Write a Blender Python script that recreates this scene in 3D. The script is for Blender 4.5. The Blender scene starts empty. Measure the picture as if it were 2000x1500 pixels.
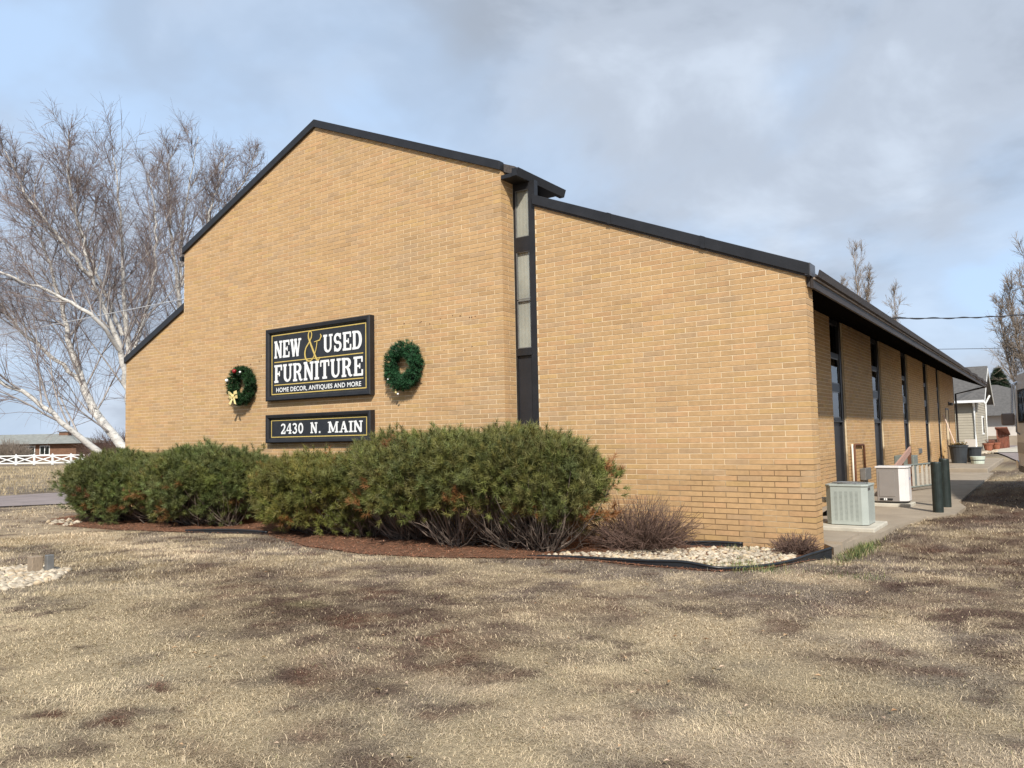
import bpy, math, random
import numpy as np
from mathutils import Vector, Matrix

sc = bpy.context.scene
COL = sc.collection
rad = math.radians

# ------------------------------------------------------------------ camera
cam_d = bpy.data.cameras.new('camera')
cam_d.sensor_fit = 'HORIZONTAL'
cam_d.sensor_width = 36.0
cam_d.lens = 27.036
cam_d.clip_start = 0.05
cam_d.clip_end = 6000
cam = bpy.data.objects.new('camera', cam_d)
COL.objects.link(cam)
RM = Matrix(((0.818221, 0.055241, 0.572244), (0.57457, -0.044616, -0.817239), (-0.019613, 0.997476, -0.068245)))
cam.matrix_world = Matrix.Translation((2.379, -9.921, 1.42)) @ RM.to_4x4()
sc.camera = cam
CAMP = np.array([2.379, -9.921, 1.42])

# ------------------------------------------------------------------ sun + sky
SUN = Vector((0.52, -0.62, 0.66)).normalized()
EL = math.asin(SUN.z)
AZ = math.atan2(SUN.x, SUN.y)
sd = bpy.data.lights.new('sun', 'SUN')
sd.energy = 4.5
sd.angle = rad(2.0)
sd.color = (1.0, 0.94, 0.85)
so = bpy.data.objects.new('sun', sd)
so.rotation_euler = SUN.to_track_quat('Z', 'Y').to_euler()
COL.objects.link(so)

w = bpy.data.worlds.new('World')
sc.world = w
w.use_nodes = True
nt = w.node_tree
for n in list(nt.nodes):
    nt.nodes.remove(n)
N, L = nt.nodes.new, nt.links.new
out = N('ShaderNodeOutputWorld')
bg = N('ShaderNodeBackground')
bg.inputs[1].default_value = 0.1
L(bg.outputs[0], out.inputs[0])
sky = N('ShaderNodeTexSky')
sky.sky_type = 'NISHITA'
sky.sun_disc = False
sky.sun_elevation = EL
sky.sun_rotation = AZ
sky.air_density = 1.0
sky.dust_density = 1.5
sky.ozone_density = 1.0
tc = N('ShaderNodeTexCoord')
sep = N('ShaderNodeSeparateXYZ')
L(tc.outputs['Generated'], sep.inputs[0])


def wmath(op, a, b=None, clamp=False):
    m = N('ShaderNodeMath')
    m.operation = op
    m.use_clamp = clamp
    for i, v in enumerate((a, b)):
        if v is None:
            continue
        if isinstance(v, (int, float)):
            m.inputs[i].default_value = v
        else:
            L(v, m.inputs[i])
    return m.outputs[0]


zz = wmath('ADD', wmath('MAXIMUM', sep.outputs[2], 0.0), 0.42)
cmb = N('ShaderNodeCombineXYZ')
L(wmath('DIVIDE', sep.outputs[0], zz), cmb.inputs[0])
L(wmath('DIVIDE', sep.outputs[1], zz), cmb.inputs[1])
cmb.inputs[2].default_value = 3.7


def wnoise(scale, detail, rough, off=(0, 0, 0), dist=0.0):
    mp = N('ShaderNodeMapping')
    mp.inputs['Location'].default_value = off
    L(cmb.outputs[0], mp.inputs[0])
    n = N('ShaderNodeTexNoise')
    n.inputs['Scale'].default_value = scale
    n.inputs['Detail'].default_value = detail
    n.inputs['Roughness'].default_value = rough
    n.inputs['Distortion'].default_value = dist
    L(mp.outputs[0], n.inputs[0])
    return n.outputs[0]


def wramp(v, stops):
    r = N('ShaderNodeValToRGB')
    r.color_ramp.interpolation = 'EASE'
    e = r.color_ramp.elements
    e[0].position, e[0].color = stops[0]
    e[1].position, e[1].color = stops[-1]
    for p, c in stops[1:-1]:
        x = e.new(p)
        x.color = c
    L(v, r.inputs[0])
    return r.outputs[0]


def wmix(f, a, b, mode='MIX'):
    m = N('ShaderNodeMix')
    m.data_type = 'RGBA'
    m.blend_type = mode
    for s, v in ((m.inputs[0], f), (m.inputs[6], a), (m.inputs[7], b)):
        if isinstance(v, (int, float)):
            s.default_value = v
        elif isinstance(v, tuple):
            s.default_value = v
        else:
            L(v, s)
    return m.outputs[2]


cloud_mask = wramp(wnoise(1.05, 6, 0.52, (6.7, -3.5, 0), 0.2), [(0.40, (0, 0, 0, 1)), (0.48, (.5, .5, .5, 1)), (0.58, (1, 1, 1, 1))])
cloud_col = wramp(wnoise(2.2, 6, 0.54, (4.0, 1.4, 2), 0.3), [(0.40, (3.1, 3.5, 4.15, 1)), (0.51, (4.1, 4.6, 5.4, 1)), (0.64, (5.2, 5.85, 6.8, 1))])
haze = wmix(0.8, sky.outputs[0], (4.8, 6.4, 8.7, 1))
skyc = wmix(wmath('MULTIPLY', cloud_mask, 0.92), haze, cloud_col)
L(skyc, bg.inputs[0])

vs = sc.view_settings
vs.view_transform = 'Standard'
vs.look = 'None'
vs.exposure = 0.38
vs.gamma = 1.0
vs.use_curve_mapping = False

# ================================================================== helpers
random.seed(7)
rng = np.random.default_rng(11)
OFF = {}


def tag(o, label=None, cat=None, group=None, kind=None):
    if label:
        o['label'] = label
    if cat:
        o['category'] = cat
    if group:
        o['group'] = group
    if kind:
        o['kind'] = kind
    return o


def thing(name, label, cat, loc=(0, 0, 0), rotz=0.0, group=None):
    o = bpy.data.objects.new(name, None)
    o.empty_display_size = 0.2
    o.location = loc
    o.rotation_euler = (0, 0, rotz)
    COL.objects.link(o)
    OFF[o.name] = Vector(loc) if rotz == 0 else Vector((0, 0, 0))
    return tag(o, label, cat, group)


def root_of(o):
    while o.parent:
        o = o.parent
    return o


def bare_mesh(name, verts, faces, material, tint=None):
    """verts (n,3) array, faces list of tuples or an (m,k) array."""
    me = bpy.data.meshes.new(name)
    verts = np.asarray(verts, dtype=np.float32)
    if isinstance(faces, np.ndarray):
        m, k = faces.shape
        me.vertices.add(len(verts))
        me.vertices.foreach_set('co', verts.ravel())
        me.loops.add(m * k)
        me.loops.foreach_set('vertex_index', faces.astype(np.int32).ravel())
        me.polygons.add(m)
        me.polygons.foreach_set('loop_start', np.arange(0, m * k, k, dtype=np.int32))
        me.update(calc_edges=True)
    else:
        me.from_pydata([tuple(v) for v in verts], [], faces)
    if tint is not None:
        a = me.attributes.new('tint', 'FLOAT_COLOR', 'FACE' if len(tint) == len(me.polygons) and len(tint) != len(verts) else 'POINT')
        t = np.ones((len(tint), 4), dtype=np.float32)
        t[:, :3] = tint
        a.data.foreach_set('color', t.ravel())
    if material:
        me.materials.append(material)
    return me


def add(name, me, parent=None, world=True, smooth=False, bevel=0.0):
    o = bpy.data.objects.new(name, me)
    COL.objects.link(o)
    if parent:
        o.parent = parent
        off = OFF.get(root_of(parent).name)
        if world and off is not None and off.length > 0:
            me.transform(Matrix.Translation(-off))
    if smooth:
        me.polygons.foreach_set('use_smooth', [True] * len(me.polygons))
    if bevel:
        b = o.modifiers.new('bevel', 'BEVEL')
        b.width = bevel
        b.segments = 2
        b.limit_method = 'ANGLE'
    return o


class MB:
    def __init__(s):
        s.v, s.f, s.t = [], [], []

    def face(s, pts, t=None):
        i = len(s.v)
        s.v += [tuple(p) for p in pts]
        s.f.append(tuple(range(i, i + len(pts))))
        s.t.append(t or (1, 1, 1))

    def box(s, x0, x1, y0, y1, z0, z1, t=None):
        i = len(s.v)
        s.v += [(x, y, z) for z in (z0, z1) for y in (y0, y1) for x in (x0, x1)]
        for q in ((0, 2, 3, 1), (4, 5, 7, 6), (0, 1, 5, 4), (2, 6, 7, 3), (0, 4, 6, 2), (1, 3, 7, 5)):
            s.f.append(tuple(i + k for k in q))
            s.t.append(t or (1, 1, 1))
        return s

    def prism(s, poly, a, b, axis='y', t=None):
        """poly of 2d points extruded from a to b along axis ('y': pts are x,z  'x': y,z  'z': x,y)."""
        n = len(poly)
        i = len(s.v)
        for d in (a, b):
            for p, q in poly:
                s.v.append((p, d, q) if axis == 'y' else (d, p, q) if axis == 'x' else (p, q, d))
        fs = [tuple(range(n)), tuple(range(2 * n - 1, n - 1, -1))]
        fs += [(k, n + k, n + (k + 1) % n, (k + 1) % n) for k in range(n)]
        area = sum(poly[k][0] * poly[(k + 1) % n][1] - poly[(k + 1) % n][0] * poly[k][1] for k in range(n))
        flip = (area > 0) != (axis == 'y')
        if (b < a):
            flip = not flip
        for f in fs:
            s.f.append(tuple(i + k for k in (f[::-1] if flip else f)))
            s.t.append(t or (1, 1, 1))
        return s

    def tube(s, pts, r, n=8, cap=True, t=None):
        pts = [Vector(p) for p in pts]
        rs = r if isinstance(r, (list, tuple)) else [r] * len(pts)
        i = len(s.v)
        m = len(pts)
        ref = None
        for k, p in enumerate(pts):
            d = (pts[min(k + 1, m - 1)] - pts[max(k - 1, 0)]).normalized()
            if ref is None:
                ref = Vector((0, 0, 1)) if abs(d.z) < .9 else Vector((1, 0, 0))
            u = d.cross(ref).normalized()
            v2 = d.cross(u).normalized()
            ref = -v2 if False else ref
            for a in range(n):
                an = 2 * math.pi * a / n
                s.v.append(tuple(p + (u * math.cos(an) + v2 * math.sin(an)) * rs[k]))
        for k in range(m - 1):
            for a in range(n):
                b = (a + 1) % n
                s.f.append((i + k * n + a, i + k * n + b, i + (k + 1) * n + b, i + (k + 1) * n + a))
                s.t.append(t or (1, 1, 1))
        if cap:
            s.f.append(tuple(i + a for a in range(n))[::-1])
            s.f.append(tuple(i + (m - 1) * n + a for a in range(n)))
            s.t += [t or (1, 1, 1)] * 2
        return s

    def lathe(s, prof, c=(0, 0, 0), n=20, t=None):
        i = len(s.v)
        m = len(prof)
        for r, z in prof:
            for a in range(n):
                an = 2 * math.pi * a / n
                s.v.append((c[0] + r * math.cos(an), c[1] + r * math.sin(an), c[2] + z))
        for k in range(m - 1):
            for a in range(n):
                b = (a + 1) % n
                s.f.append((i + k * n + a, i + k * n + b, i + (k + 1) * n + b, i + (k + 1) * n + a))
                s.t.append(t or (1, 1, 1))
        s.f.append(tuple(i + a for a in range(n))[::-1])
        s.f.append(tuple(i + (m - 1) * n + a for a in range(n)))
        s.t += [t or (1, 1, 1)] * 2
        return s

    def obj(s, name, material, parent=None, world=True, smooth=False, bevel=0.0, tint=False):
        me = bare_mesh(name, s.v, s.f, material)
        if tint:
            a = me.attributes.new('tint', 'FLOAT_COLOR', 'FACE')
            t = np.ones((len(s.t), 4), dtype=np.float32)
            t[:, :3] = s.t
            a.data.foreach_set('color', t.ravel())
        return add(name, me, parent, world, smooth, bevel)


# ------------------------------------------------------------------ numpy noise
def _hash(ix, iy, seed):
    h = (ix.astype(np.int64) * 374761393 + iy.astype(np.int64) * 668265263 + seed * 1442695041) & 0xFFFFFFFF
    h = ((h ^ (h >> 13)) * 1274126177) & 0xFFFFFFFF
    return ((h ^ (h >> 16)) & 0xFFFFFF) / float(0xFFFFFF)


def vnoise(x, y, seed=0):
    ix, iy = np.floor(x), np.floor(y)
    fx, fy = x - ix, y - iy
    fx, fy = fx * fx * (3 - 2 * fx), fy * fy * (3 - 2 * fy)
    a, b = _hash(ix, iy, seed), _hash(ix + 1, iy, seed)
    c, d = _hash(ix, iy + 1, seed), _hash(ix + 1, iy + 1, seed)
    return (a * (1 - fx) + b * fx) * (1 - fy) + (c * (1 - fx) + d * fx) * fy


def fbm(x, y, seed=0, oct=4):
    s, a, t = 0, 1.0, 0
    for k in range(oct):
        s = s + a * vnoise(x * 2 ** k + 17 * k, y * 2 ** k - 9 * k, seed + k)
        t += a
        a *= .55
    return s / t


def sstep(e0, e1, x):
    t = np.clip((x - e0) / (e1 - e0), 0, 1)
    return t * t * (3 - 2 * t)


# ================================================================== materials
def pmat(name, base, rough=.6, var=.12, scale=6.0, bump=0.0, bscale=80.0, metal=0.0, spec=0.4, tint=False, stretch=None, dark=None, dscale=2.0, damt=0.0):
    m = bpy.data.materials.new(name)
    m.use_nodes = True
    t = m.node_tree
    b = t.nodes['Principled BSDF']
    b.inputs['Roughness'].default_value = rough
    b.inputs['Metallic'].default_value = metal
    b.inputs['Specular IOR Level'].default_value = spec
    geo = t.nodes.new('ShaderNodeNewGeometry')
    vec = geo.outputs['Position']
    if stretch:
        mp = t.nodes.new('ShaderNodeMapping')
        mp.inputs['Scale'].default_value = stretch
        t.links.new(vec, mp.inputs[0])
        vec = mp.outputs[0]

    def noise(sc_, det=4):
        n = t.nodes.new('ShaderNodeTexNoise')
        n.inputs['Scale'].default_value = sc_
        n.inputs['Detail'].default_value = det
        n.inputs['Roughness'].default_value = .6
        t.links.new(vec, n.inputs[0])
        return n.outputs[0]

    def mix(f, a, c, mode='MIX'):
        x = t.nodes.new('ShaderNodeMix')
        x.data_type = 'RGBA'
        x.blend_type = mode
        for s, v in ((x.inputs[0], f), (x.inputs[6], a), (x.inputs[7], c)):
            if isinstance(v, (int, float)):
                s.default_value = v
            elif isinstance(v, tuple):
                s.default_value = v
            else:
                t.links.new(v, s)
        return x.outputs[2]

    def ramp(v, a, c):
        r = t.nodes.new('ShaderNodeMapRange')
        r.inputs[1].default_value = a
        r.inputs[2].default_value = c
        t.links.new(v, r.inputs[0])
        return r.outputs[0]

    lo = tuple(min(1, c * (1 - var)) for c in base) + (1,)
    hi = tuple(min(1, c * (1 + var)) for c in base) + (1,)
    col = mix(ramp(noise(scale), .3, .7), lo, hi)
    if dark:
        col = mix(ramp(noise(dscale, 6), .62 - .25 * damt, .72), col, tuple(dark) + (1,))
    if tint:
        at = t.nodes.new('ShaderNodeAttribute')
        at.attribute_name = 'tint'
        col = mix(1.0, col, at.outputs['Color'], 'MULTIPLY')
    t.links.new(col, b.inputs['Base Color'])
    if bump:
        bp = t.nodes.new('ShaderNodeBump')
        bp.inputs['Strength'].default_value = bump
        bp.inputs['Distance'].default_value = 0.01
        t.links.new(noise(bscale, 3), bp.inputs['Height'])
        t.links.new(bp.outputs[0], b.inputs['Normal'])
    return m


def leaf_mat(name, base, rough=.55, trans=.25):
    m = pmat(name, base, rough, .2, 9.0, tint=True, spec=.3)
    return m


def glass_mat(name, tintc=(.75, .8, .8)):
    m = bpy.data.materials.new(name)
    m.use_nodes = True
    t = m.node_tree
    for n in list(t.nodes):
        t.nodes.remove(n)
    o = t.nodes.new('ShaderNodeOutputMaterial')
    tr = t.nodes.new('ShaderNodeBsdfTransparent')
    tr.inputs[0].default_value = tintc + (1,)
    gl = t.nodes.new('ShaderNodeBsdfGlossy')
    gl.inputs['Roughness'].default_value = .02
    fr = t.nodes.new('ShaderNodeFresnel')
    fr.inputs[0].default_value = 1.55
    nz = t.nodes.new('ShaderNodeTexNoise')
    nz.inputs['Scale'].default_value = 1.5
    bp = t.nodes.new('ShaderNodeBump')
    bp.inputs['Strength'].default_value = .08
    bp.inputs['Distance'].default_value = .05
    t.links.new(nz.outputs[0], bp.inputs['Height'])
    t.links.new(bp.outputs[0], gl.inputs['Normal'])
    mx = t.nodes.new('ShaderNodeMixShader')
    ge_ = t.nodes.new('ShaderNodeNewGeometry')
    iv = t.nodes.new('ShaderNodeMath')
    iv.operation = 'SUBTRACT'
    iv.inputs[0].default_value = 1.0
    t.links.new(ge_.outputs['Backfacing'], iv.inputs[1])
    ml = t.nodes.new('ShaderNodeMath')
    ml.operation = 'MULTIPLY'
    t.links.new(fr.outputs[0], ml.inputs[0])
    t.links.new(iv.outputs[0], ml.inputs[1])
    t.links.new(ml.outputs[0], mx.inputs[0])
    t.links.new(tr.outputs[0], mx.inputs[1])
    t.links.new(gl.outputs[0], mx.inputs[2])
    t.links.new(mx.outputs[0], o.inputs[0])
    return m


M = {}
M['brick'] = pmat('brick', (.468, .302, .154), .85, .10, 14, bump=.3, bscale=160, tint=True, spec=.05, dark=(.37, .245, .13), dscale=1.3, damt=-.1)
M['mortar'] = pmat('mortar', (.66, .525, .345), .95, .12, 5, bump=.3, bscale=200, spec=.1)
def add_stain(m, col, fn):
    """mix a stain colour over a material's base colour; fn(nodes, links, position output) returns the mask."""
    t = m.node_tree
    b = t.nodes['Principled BSDF']
    lk = b.inputs['Base Color'].links[0]
    src = lk.from_socket
    geo = t.nodes.new('ShaderNodeNewGeometry')
    x = t.nodes.new('ShaderNodeMix')
    x.data_type = 'RGBA'
    t.links.new(fn(t, geo.outputs['Position']), x.inputs[0])
    t.links.new(src, x.inputs[6])
    x.inputs[7].default_value = tuple(col) + (1,)
    t.links.new(x.outputs[2], b.inputs['Base Color'])


def nmath(t, op, a, b=None, clamp=False):
    m = t.nodes.new('ShaderNodeMath')
    m.operation = op
    m.use_clamp = clamp
    for i, v in enumerate((a, b)):
        if v is None:
            continue
        if isinstance(v, (int, float)):
            m.inputs[i].default_value = v
        else:
            t.links.new(v, m.inputs[i])
    return m.outputs[0]


def nnoise(t, vec, sc_, stretch=None, det=4):
    if stretch:
        mp = t.nodes.new('ShaderNodeMapping')
        mp.inputs['Scale'].default_value = stretch
        t.links.new(vec, mp.inputs[0])
        vec = mp.outputs[0]
    n = t.nodes.new('ShaderNodeTexNoise')
    n.inputs['Scale'].default_value = sc_
    n.inputs['Detail'].default_value = det
    t.links.new(vec, n.inputs[0])
    return n.outputs[0]


def nrange(t, v, a, b, c=0.0, d=1.0):
    r = t.nodes.new('ShaderNodeMapRange')
    for i, q in enumerate((a, b, c, d)):
        r.inputs[i + 1].default_value = q
    t.links.new(v, r.inputs[0])
    return r.outputs[0]


def sepz(t, pos):
    q = t.nodes.new('ShaderNodeSeparateXYZ')
    t.links.new(pos, q.inputs[0])
    return q.outputs


# blotchy weathering, faint vertical water streaks and a dirty splash zone low on the wall
add_stain(M['brick'], (.33, .245, .155), lambda t, p: nmath(t, 'MULTIPLY', nrange(t, nnoise(t, p, .55, None, 5), .52, .74), .30))
add_stain(M['brick'], (.27, .20, .13), lambda t, p: nmath(t, 'MULTIPLY', nrange(t, nnoise(t, p, 1.0, (2.6, 2.6, .16), 4), .60, .80), .32))
add_stain(M['brick'], (.28, .19, .11), lambda t, p: nmath(t, 'MULTIPLY', nmath(t, 'MULTIPLY', nrange(t, sepz(t, p)[2], .45, -.05), nrange(t, nnoise(t, p, 3.0), .35, .65)), .55))
# darker, repointed joints low on the right wing
add_stain(M['mortar'], (.20, .135, .075), lambda t, p: nmath(t, 'MULTIPLY', nmath(t, 'MULTIPLY', nrange(t, nmath(t, 'ADD', sepz(t, p)[2], nmath(t, 'MULTIPLY', sepz(t, p)[0], -.10)), 1.12, 1.02), nrange(t, sepz(t, p)[0], -3.0, -1.6)), nrange(t, nnoise(t, p, 1.8), .30, .48)))
add_stain(M['mortar'], (.42, .30, .17), lambda t, p: nmath(t, 'MULTIPLY', nrange(t, nnoise(t, p, .8, (1, 1, 2.5)), .52, .68), .6))
M['black'] = pmat('black_paint', (.016, .016, .018), .45, .25, 5, bump=.08, bscale=30)
M['panel'] = pmat('panel_paint', (.020, .020, .023), .5, .2, 3, bump=.05, bscale=20)
M['flash'] = pmat('metal_flashing', (.10, .10, .11), .45, .2, 6, metal=.4)
M['brown'] = pmat('brown_fascia', (.036, .027, .023), .6, .3, 3, bump=.1, bscale=30, stretch=(4, .6, 4))
M['tanboard'] = pmat('tan_trim', (.26, .20, .15), .7, .25, 4)
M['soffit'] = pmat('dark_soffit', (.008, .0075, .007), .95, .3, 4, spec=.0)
M['shingle'] = pmat('shingle', (.07, .06, .055), .9, .35, 20, bump=.5, bscale=40)
M['shingle_grey'] = pmat('shingle_grey', (.10, .095, .09), .9, .25, 6, bump=.4, bscale=20)
M['shingle_pale'] = pmat('shingle_pale', (.22, .225, .205), .9, .2, 2)
M['sign'] = pmat('sign_board', (.020, .022, .026), .55, .25, 7, bump=.05, bscale=50)
M['gold'] = pmat('gold_paint', (.56, .42, .12), .5, .12, 20)
M['white'] = pmat('white_paint', (.74, .75, .74), .55, .06, 12)
M['glass'] = glass_mat('window_glass', (.96, .97, .965))
M['darkglass'] = glass_mat('dark_glass', (.35, .38, .38))
M['curtain'] = pmat('curtain', (.34, .33, .29), .9, .25, 1.2)
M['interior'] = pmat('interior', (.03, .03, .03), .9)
M['concrete'] = pmat('concrete', (.30, .25, .19), .9, .18, 1.4, bump=.25, bscale=60, dark=(.20, .165, .125), dscale=1.1, damt=.1)
M['concrete_pale'] = pmat('concrete_pale', (.46, .43, .36), .9, .15, 5, bump=.2, bscale=50)
M['asphalt'] = pmat('asphalt', (.23, .19, .178), .9, .2, 1.2, bump=.3, bscale=50)
M['acgreen'] = pmat('ac_enamel', (.345, .375, .345), .45, .06, 5, spec=.4)
M['acdark'] = pmat('ac_louvre_gap', (.035, .042, .04), .8)
M['genbeige'] = pmat('generator_paint', (.235, .215, .20), .45, .06, 4)
M['genwhite'] = pmat('generator_side', (.62, .60, .59), .4, .05, 4)
M['blue'] = pmat('blue_decal', (.06, .07, .26), .5, .05)
M['bollard'] = pmat('bollard_paint', (.016, .024, .022), .5, .3, 9, bump=.2, bscale=40, dark=(.05, .06, .058), dscale=5, damt=.0)
M['greymetal'] = pmat('galvanised', (.22, .22, .215), .45, .15, 10, metal=.5)
M['greygreen'] = pmat('grey_green_rail', (.17, .19, .17), .5, .2, 10)
M['railpale'] = pmat('pale_bar', (.46, .43, .37), .6, .1, 10)
M['pinkboard'] = pmat('weathered_board', (.42, .26, .21), .8, .2, 8, stretch=(1, 6, 6))
M['rust'] = pmat('rusty_pipe', (.13, .055, .03), .8, .3, 20)
M['pvc'] = pmat('pvc_pipe', (.66, .63, .55), .5, .05)
M['rubber'] = pmat('black_hose', (.012, .012, .012), .6)
M['edging'] = pmat('black_edging', (.014, .016, .019), .35, .3, 8, bump=.1, bscale=20)
M['rock'] = pmat('rock', (.50, .445, .36), .85, .18, 12, tint=True, bump=.3, bscale=60)
M['needle'] = leaf_mat('pine_needle', (.128, .134, .040))
M['wreath'] = leaf_mat('wreath_needle', (.022, .062, .028))
M['branch'] = pmat('shrub_branch', (.20, .155, .125), .85, .3, 10, bump=.4, bscale=60, tint=True)
M['birch'] = pmat('birch_bark', (.56, .54, .50), .8, .2, 3, dark=(.05, .045, .04), dscale=5.0, damt=.28, stretch=(1, 1, 2.6))
M['limb'] = pmat('birch_limb', (.34, .31, .29), .8, .3, 4)
M['twig'] = pmat('birch_twig', (.22, .17, .155), .8, .25, 2)
M['paletwig'] = pmat('poplar_twig', (.26, .21, .165), .85, .25, 2)
M['brushtwig'] = pmat('brush_twig', (.115, .07, .055), .85, .3, 1)
M['drytwig'] = pmat('dry_shrub_twig', (.125, .078, .060), .8, .35, 10, tint=True)
M['spruce'] = leaf_mat('spruce_needle', (.022, .036, .018))
M['litter'] = pmat('pine_litter', (.22, .108, .058), .95, .3, 9, tint=True)
M['mulch'] = pmat('mulch', (.155, .085, .054), .95, .4, 16, bump=.8, bscale=60, spec=.1)
M['housebrick'] = pmat('house_brick', (.16, .085, .052), .9, .2, 3)
M['siding'] = pmat('lap_siding', (.36, .325, .255), .7, .06, 3)
M['stucco'] = pmat('pale_stucco', (.56, .52, .47), .9, .08, 1)
M['redwood'] = pmat('red_stained_wood', (.19, .062, .035), .8, .3, 3)
M['plastic'] = pmat('bin_plastic', (.035, .04, .046), .5, .2, 4)
M['bucket'] = pmat('bucket_plastic', (.52, .58, .50), .5, .08, 5)
M['terracotta'] = pmat('terracotta', (.26, .09, .05), .85, .2, 8)
M['wood'] = pmat('new_wood', (.52, .34, .15), .7, .15, 8)
M['handle'] = pmat('broom_handle', (.62, .48, .40), .6, .1, 8)
M['leaf'] = pmat('dead_leaf', (.16, .11, .04), .8, .4, 20)
M['rvwhite'] = pmat('vehicle_white', (.78, .77, .74), .3, .04, 2, spec=.5)
M['rvtrim'] = pmat('vehicle_trim', (.10, .095, .09), .5, .2, 6)
M['rvstripe'] = pmat('vehicle_stripe', (.52, .48, .43), .4, .08, 4)
M['chrome'] = pmat('chrome', (.55, .55, .56), .25, .05, 4, metal=.9)
M['mirror'] = pmat('mirror_housing', (.26, .20, .16), .5, .1, 4)
M['tyre'] = pmat('tyre', (.015, .015, .015), .85, .2, 20)
M['wire'] = pmat('wire_black', (.02, .02, .022), .6)
M['wirewhite'] = pmat('wire_grey', (.42, .43, .45), .5)
M['splice'] = pmat('wire_splice', (.62, .52, .22), .5)
M['red'] = pmat('red_bauble', (.22, .012, .016), .2)
M['bow'] = pmat('gold_ribbon', (.70, .58, .26), .35, .12, 30)
M['postwood'] = pmat('weathered_post', (.27, .21, .15), .9, .3, 20, stretch=(8, 8, 1), bump=.5, bscale=40)


def ground_mat(name, tint=True, base=(1, 1, 1)):
    m = pmat(name, base, .95, .30, 34, tint=tint, bump=.9, bscale=70, spec=.1)
    return m


M['ground'] = ground_mat('ground', base=(.80, .80, .80))
M['blade'] = pmat('dry_blade', (.97, .97, .97), .8, .12, 60, tint=True, spec=.15)

# ================================================================== terrain
PAVE = [(-1.2, .34), (-.05, .33), (.12, .05), (.20, .9), (.36, 1.7), (.42, 2.8), (.62, 4.2), (.98, 4.8), (1.02, 6.2), (.82, 7.2), (.78, 18.6), (-1.2, 18.6)]
BED = [(-14.9, -1.2), (-14.3, -2.3), (-13.2, -2.9), (-12.1, -2.95), (-10.9, -2.9), (-9.3, -2.5), (-8.0, -2.05), (-7.2, -2.3), (-6.2, -2.75), (-5.0, -2.9), (-3.9, -2.65), (-3.0, -2.15), (-2.3, -1.9), (-1.5, -1.95), (-.62, -1.92), (-.2, -1.45), (-.03, -.9), (.10, -.25), (-.02, .2), (-4.2, .2), (-4.6, -.2), (-13.0, -.2), (-14.9, .1)]
DRIVE = [(-22.4, -6), (-22.9, -1), (-21.0, 1.5), (-19.0, 4.0), (-18.5, 9), (-18.5, 30), (-27, 30), (-26.8, 9), (-26.9, 4.2), (-27.6, 1.4), (-31, -2), (-33, -8)]
ROCKP = [(-7.75, -6.3), (-8.15, -5.85), (-7.95, -5.52), (-7.15, -5.42), (-6.65, -5.82), (-6.45, -6.25), (-6.55, -6.6)]


def inpoly(x, y, poly):
    r = np.zeros(np.shape(x), bool)
    n = len(poly)
    for i in range(n):
        x0, y0 = poly[i]
        x1, y1 = poly[(i + 1) % n]
        c = (y0 > y) != (y1 > y)
        xi = (x1 - x0) * (y - y0) / ((y1 - y0) if y1 != y0 else 1e-9) + x0
        r ^= c & (x < xi)
    return r


def gh(x, y):
    x = np.asarray(x, float)
    y = np.asarray(y, float)
    h = -.055 + .05 * (fbm(x * .35, y * .35, 5, 3) - .5)
    h = h - .26 * sstep(-14.5, -22, x) - .45 * sstep(-27, -85, x)
    h = h - .05 * sstep(-.3, .3, x) * sstep(-1.5, 0, y) * sstep(3.0, 1.0, y) + .03 * sstep(3.5, 5.5, y) * sstep(-3, 1, x)
    # building pad stays below the slabs
    pad = (x > -16.2) & (x < -.02) & (y > .15) & (y < 30.2)
    h = np.where(pad, -.14, h)
    h = np.where(inpoly(x, y, PAVE), -.14, h)
    return h


STRAW = np.array((.62, .495, .325))
PALE = np.array((.71, .565, .385))
GREYB = np.array((.295, .24, .19))
DARKB = np.array((.115, .070, .054))
RUST = np.array((.20, .09, .055))
OLIVE = np.array((.36, .325, .165))
DARKP = [(-2.5, -5.2, 1.9, 1.35, .86), (-3.6, -4.6, 1.6, .9, .6), (-1.5, -6.2, 1.1, .7, .6), (1.5, -2.2, .9, 1.1, .6), (-2.4, -5.35, 1.5, .6, .95), (-3.0, -4.9, 1.3, .5, .8), (-1.2, -6.0, .8, .35, .75), (.3, -3.2, 1.0, .4, .5), (-.2, -7.4, .5, .16, .5), (1.2, -4.6, .6, .25, .5), (-3.4, -5.3, .9, .45, .6), (-1.6, -5.25, .8, .35, .8), (-5.0, -4.7, 1.6, .7, .6), (-3.9, -4.3, 1.6, .6, .6), (-2.6, -4.6, 1.6, .7, .65), (-3.4, -6.0, 1.3, .5, .5), (-1.0, -4.2, .8, .4, .45), (2.3, .0, .9, 2.0, .75), (-1.45, -6.65, .45, .22, .8), (-1.0, -6.5, .4, .25, .7), (1.3, -1.85, .55, .5, .75), (1.8, -2.9, .5, .55, .95), (2.05, -4.0, .35, .3, .7),
         (-2.2, -7.85, .12, .06, 1.2), (-1.72, -7.68, .16, .06, 1.2), (-2.0, -7.2, .16, .07, .9), (-2.8, -3.5, 1.7, .55, .55), (.7, -5.45, .5, .2, .4), (-.45, -5.45, .5, .25, .45), (.9, 1.4, .5, 1.6, .7), (1.3, 5.5, 1.0, 3.0, .75), (.3, -5.7, .45, .16, .5), (-1.0, -7.7, .4, .12, .5), (-.65, -7.2, .35, .14, .5), (1.9, 1.0, .8, 2.4, .8), (1.5, 10.5, 1.5, 4, .6)]
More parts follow.
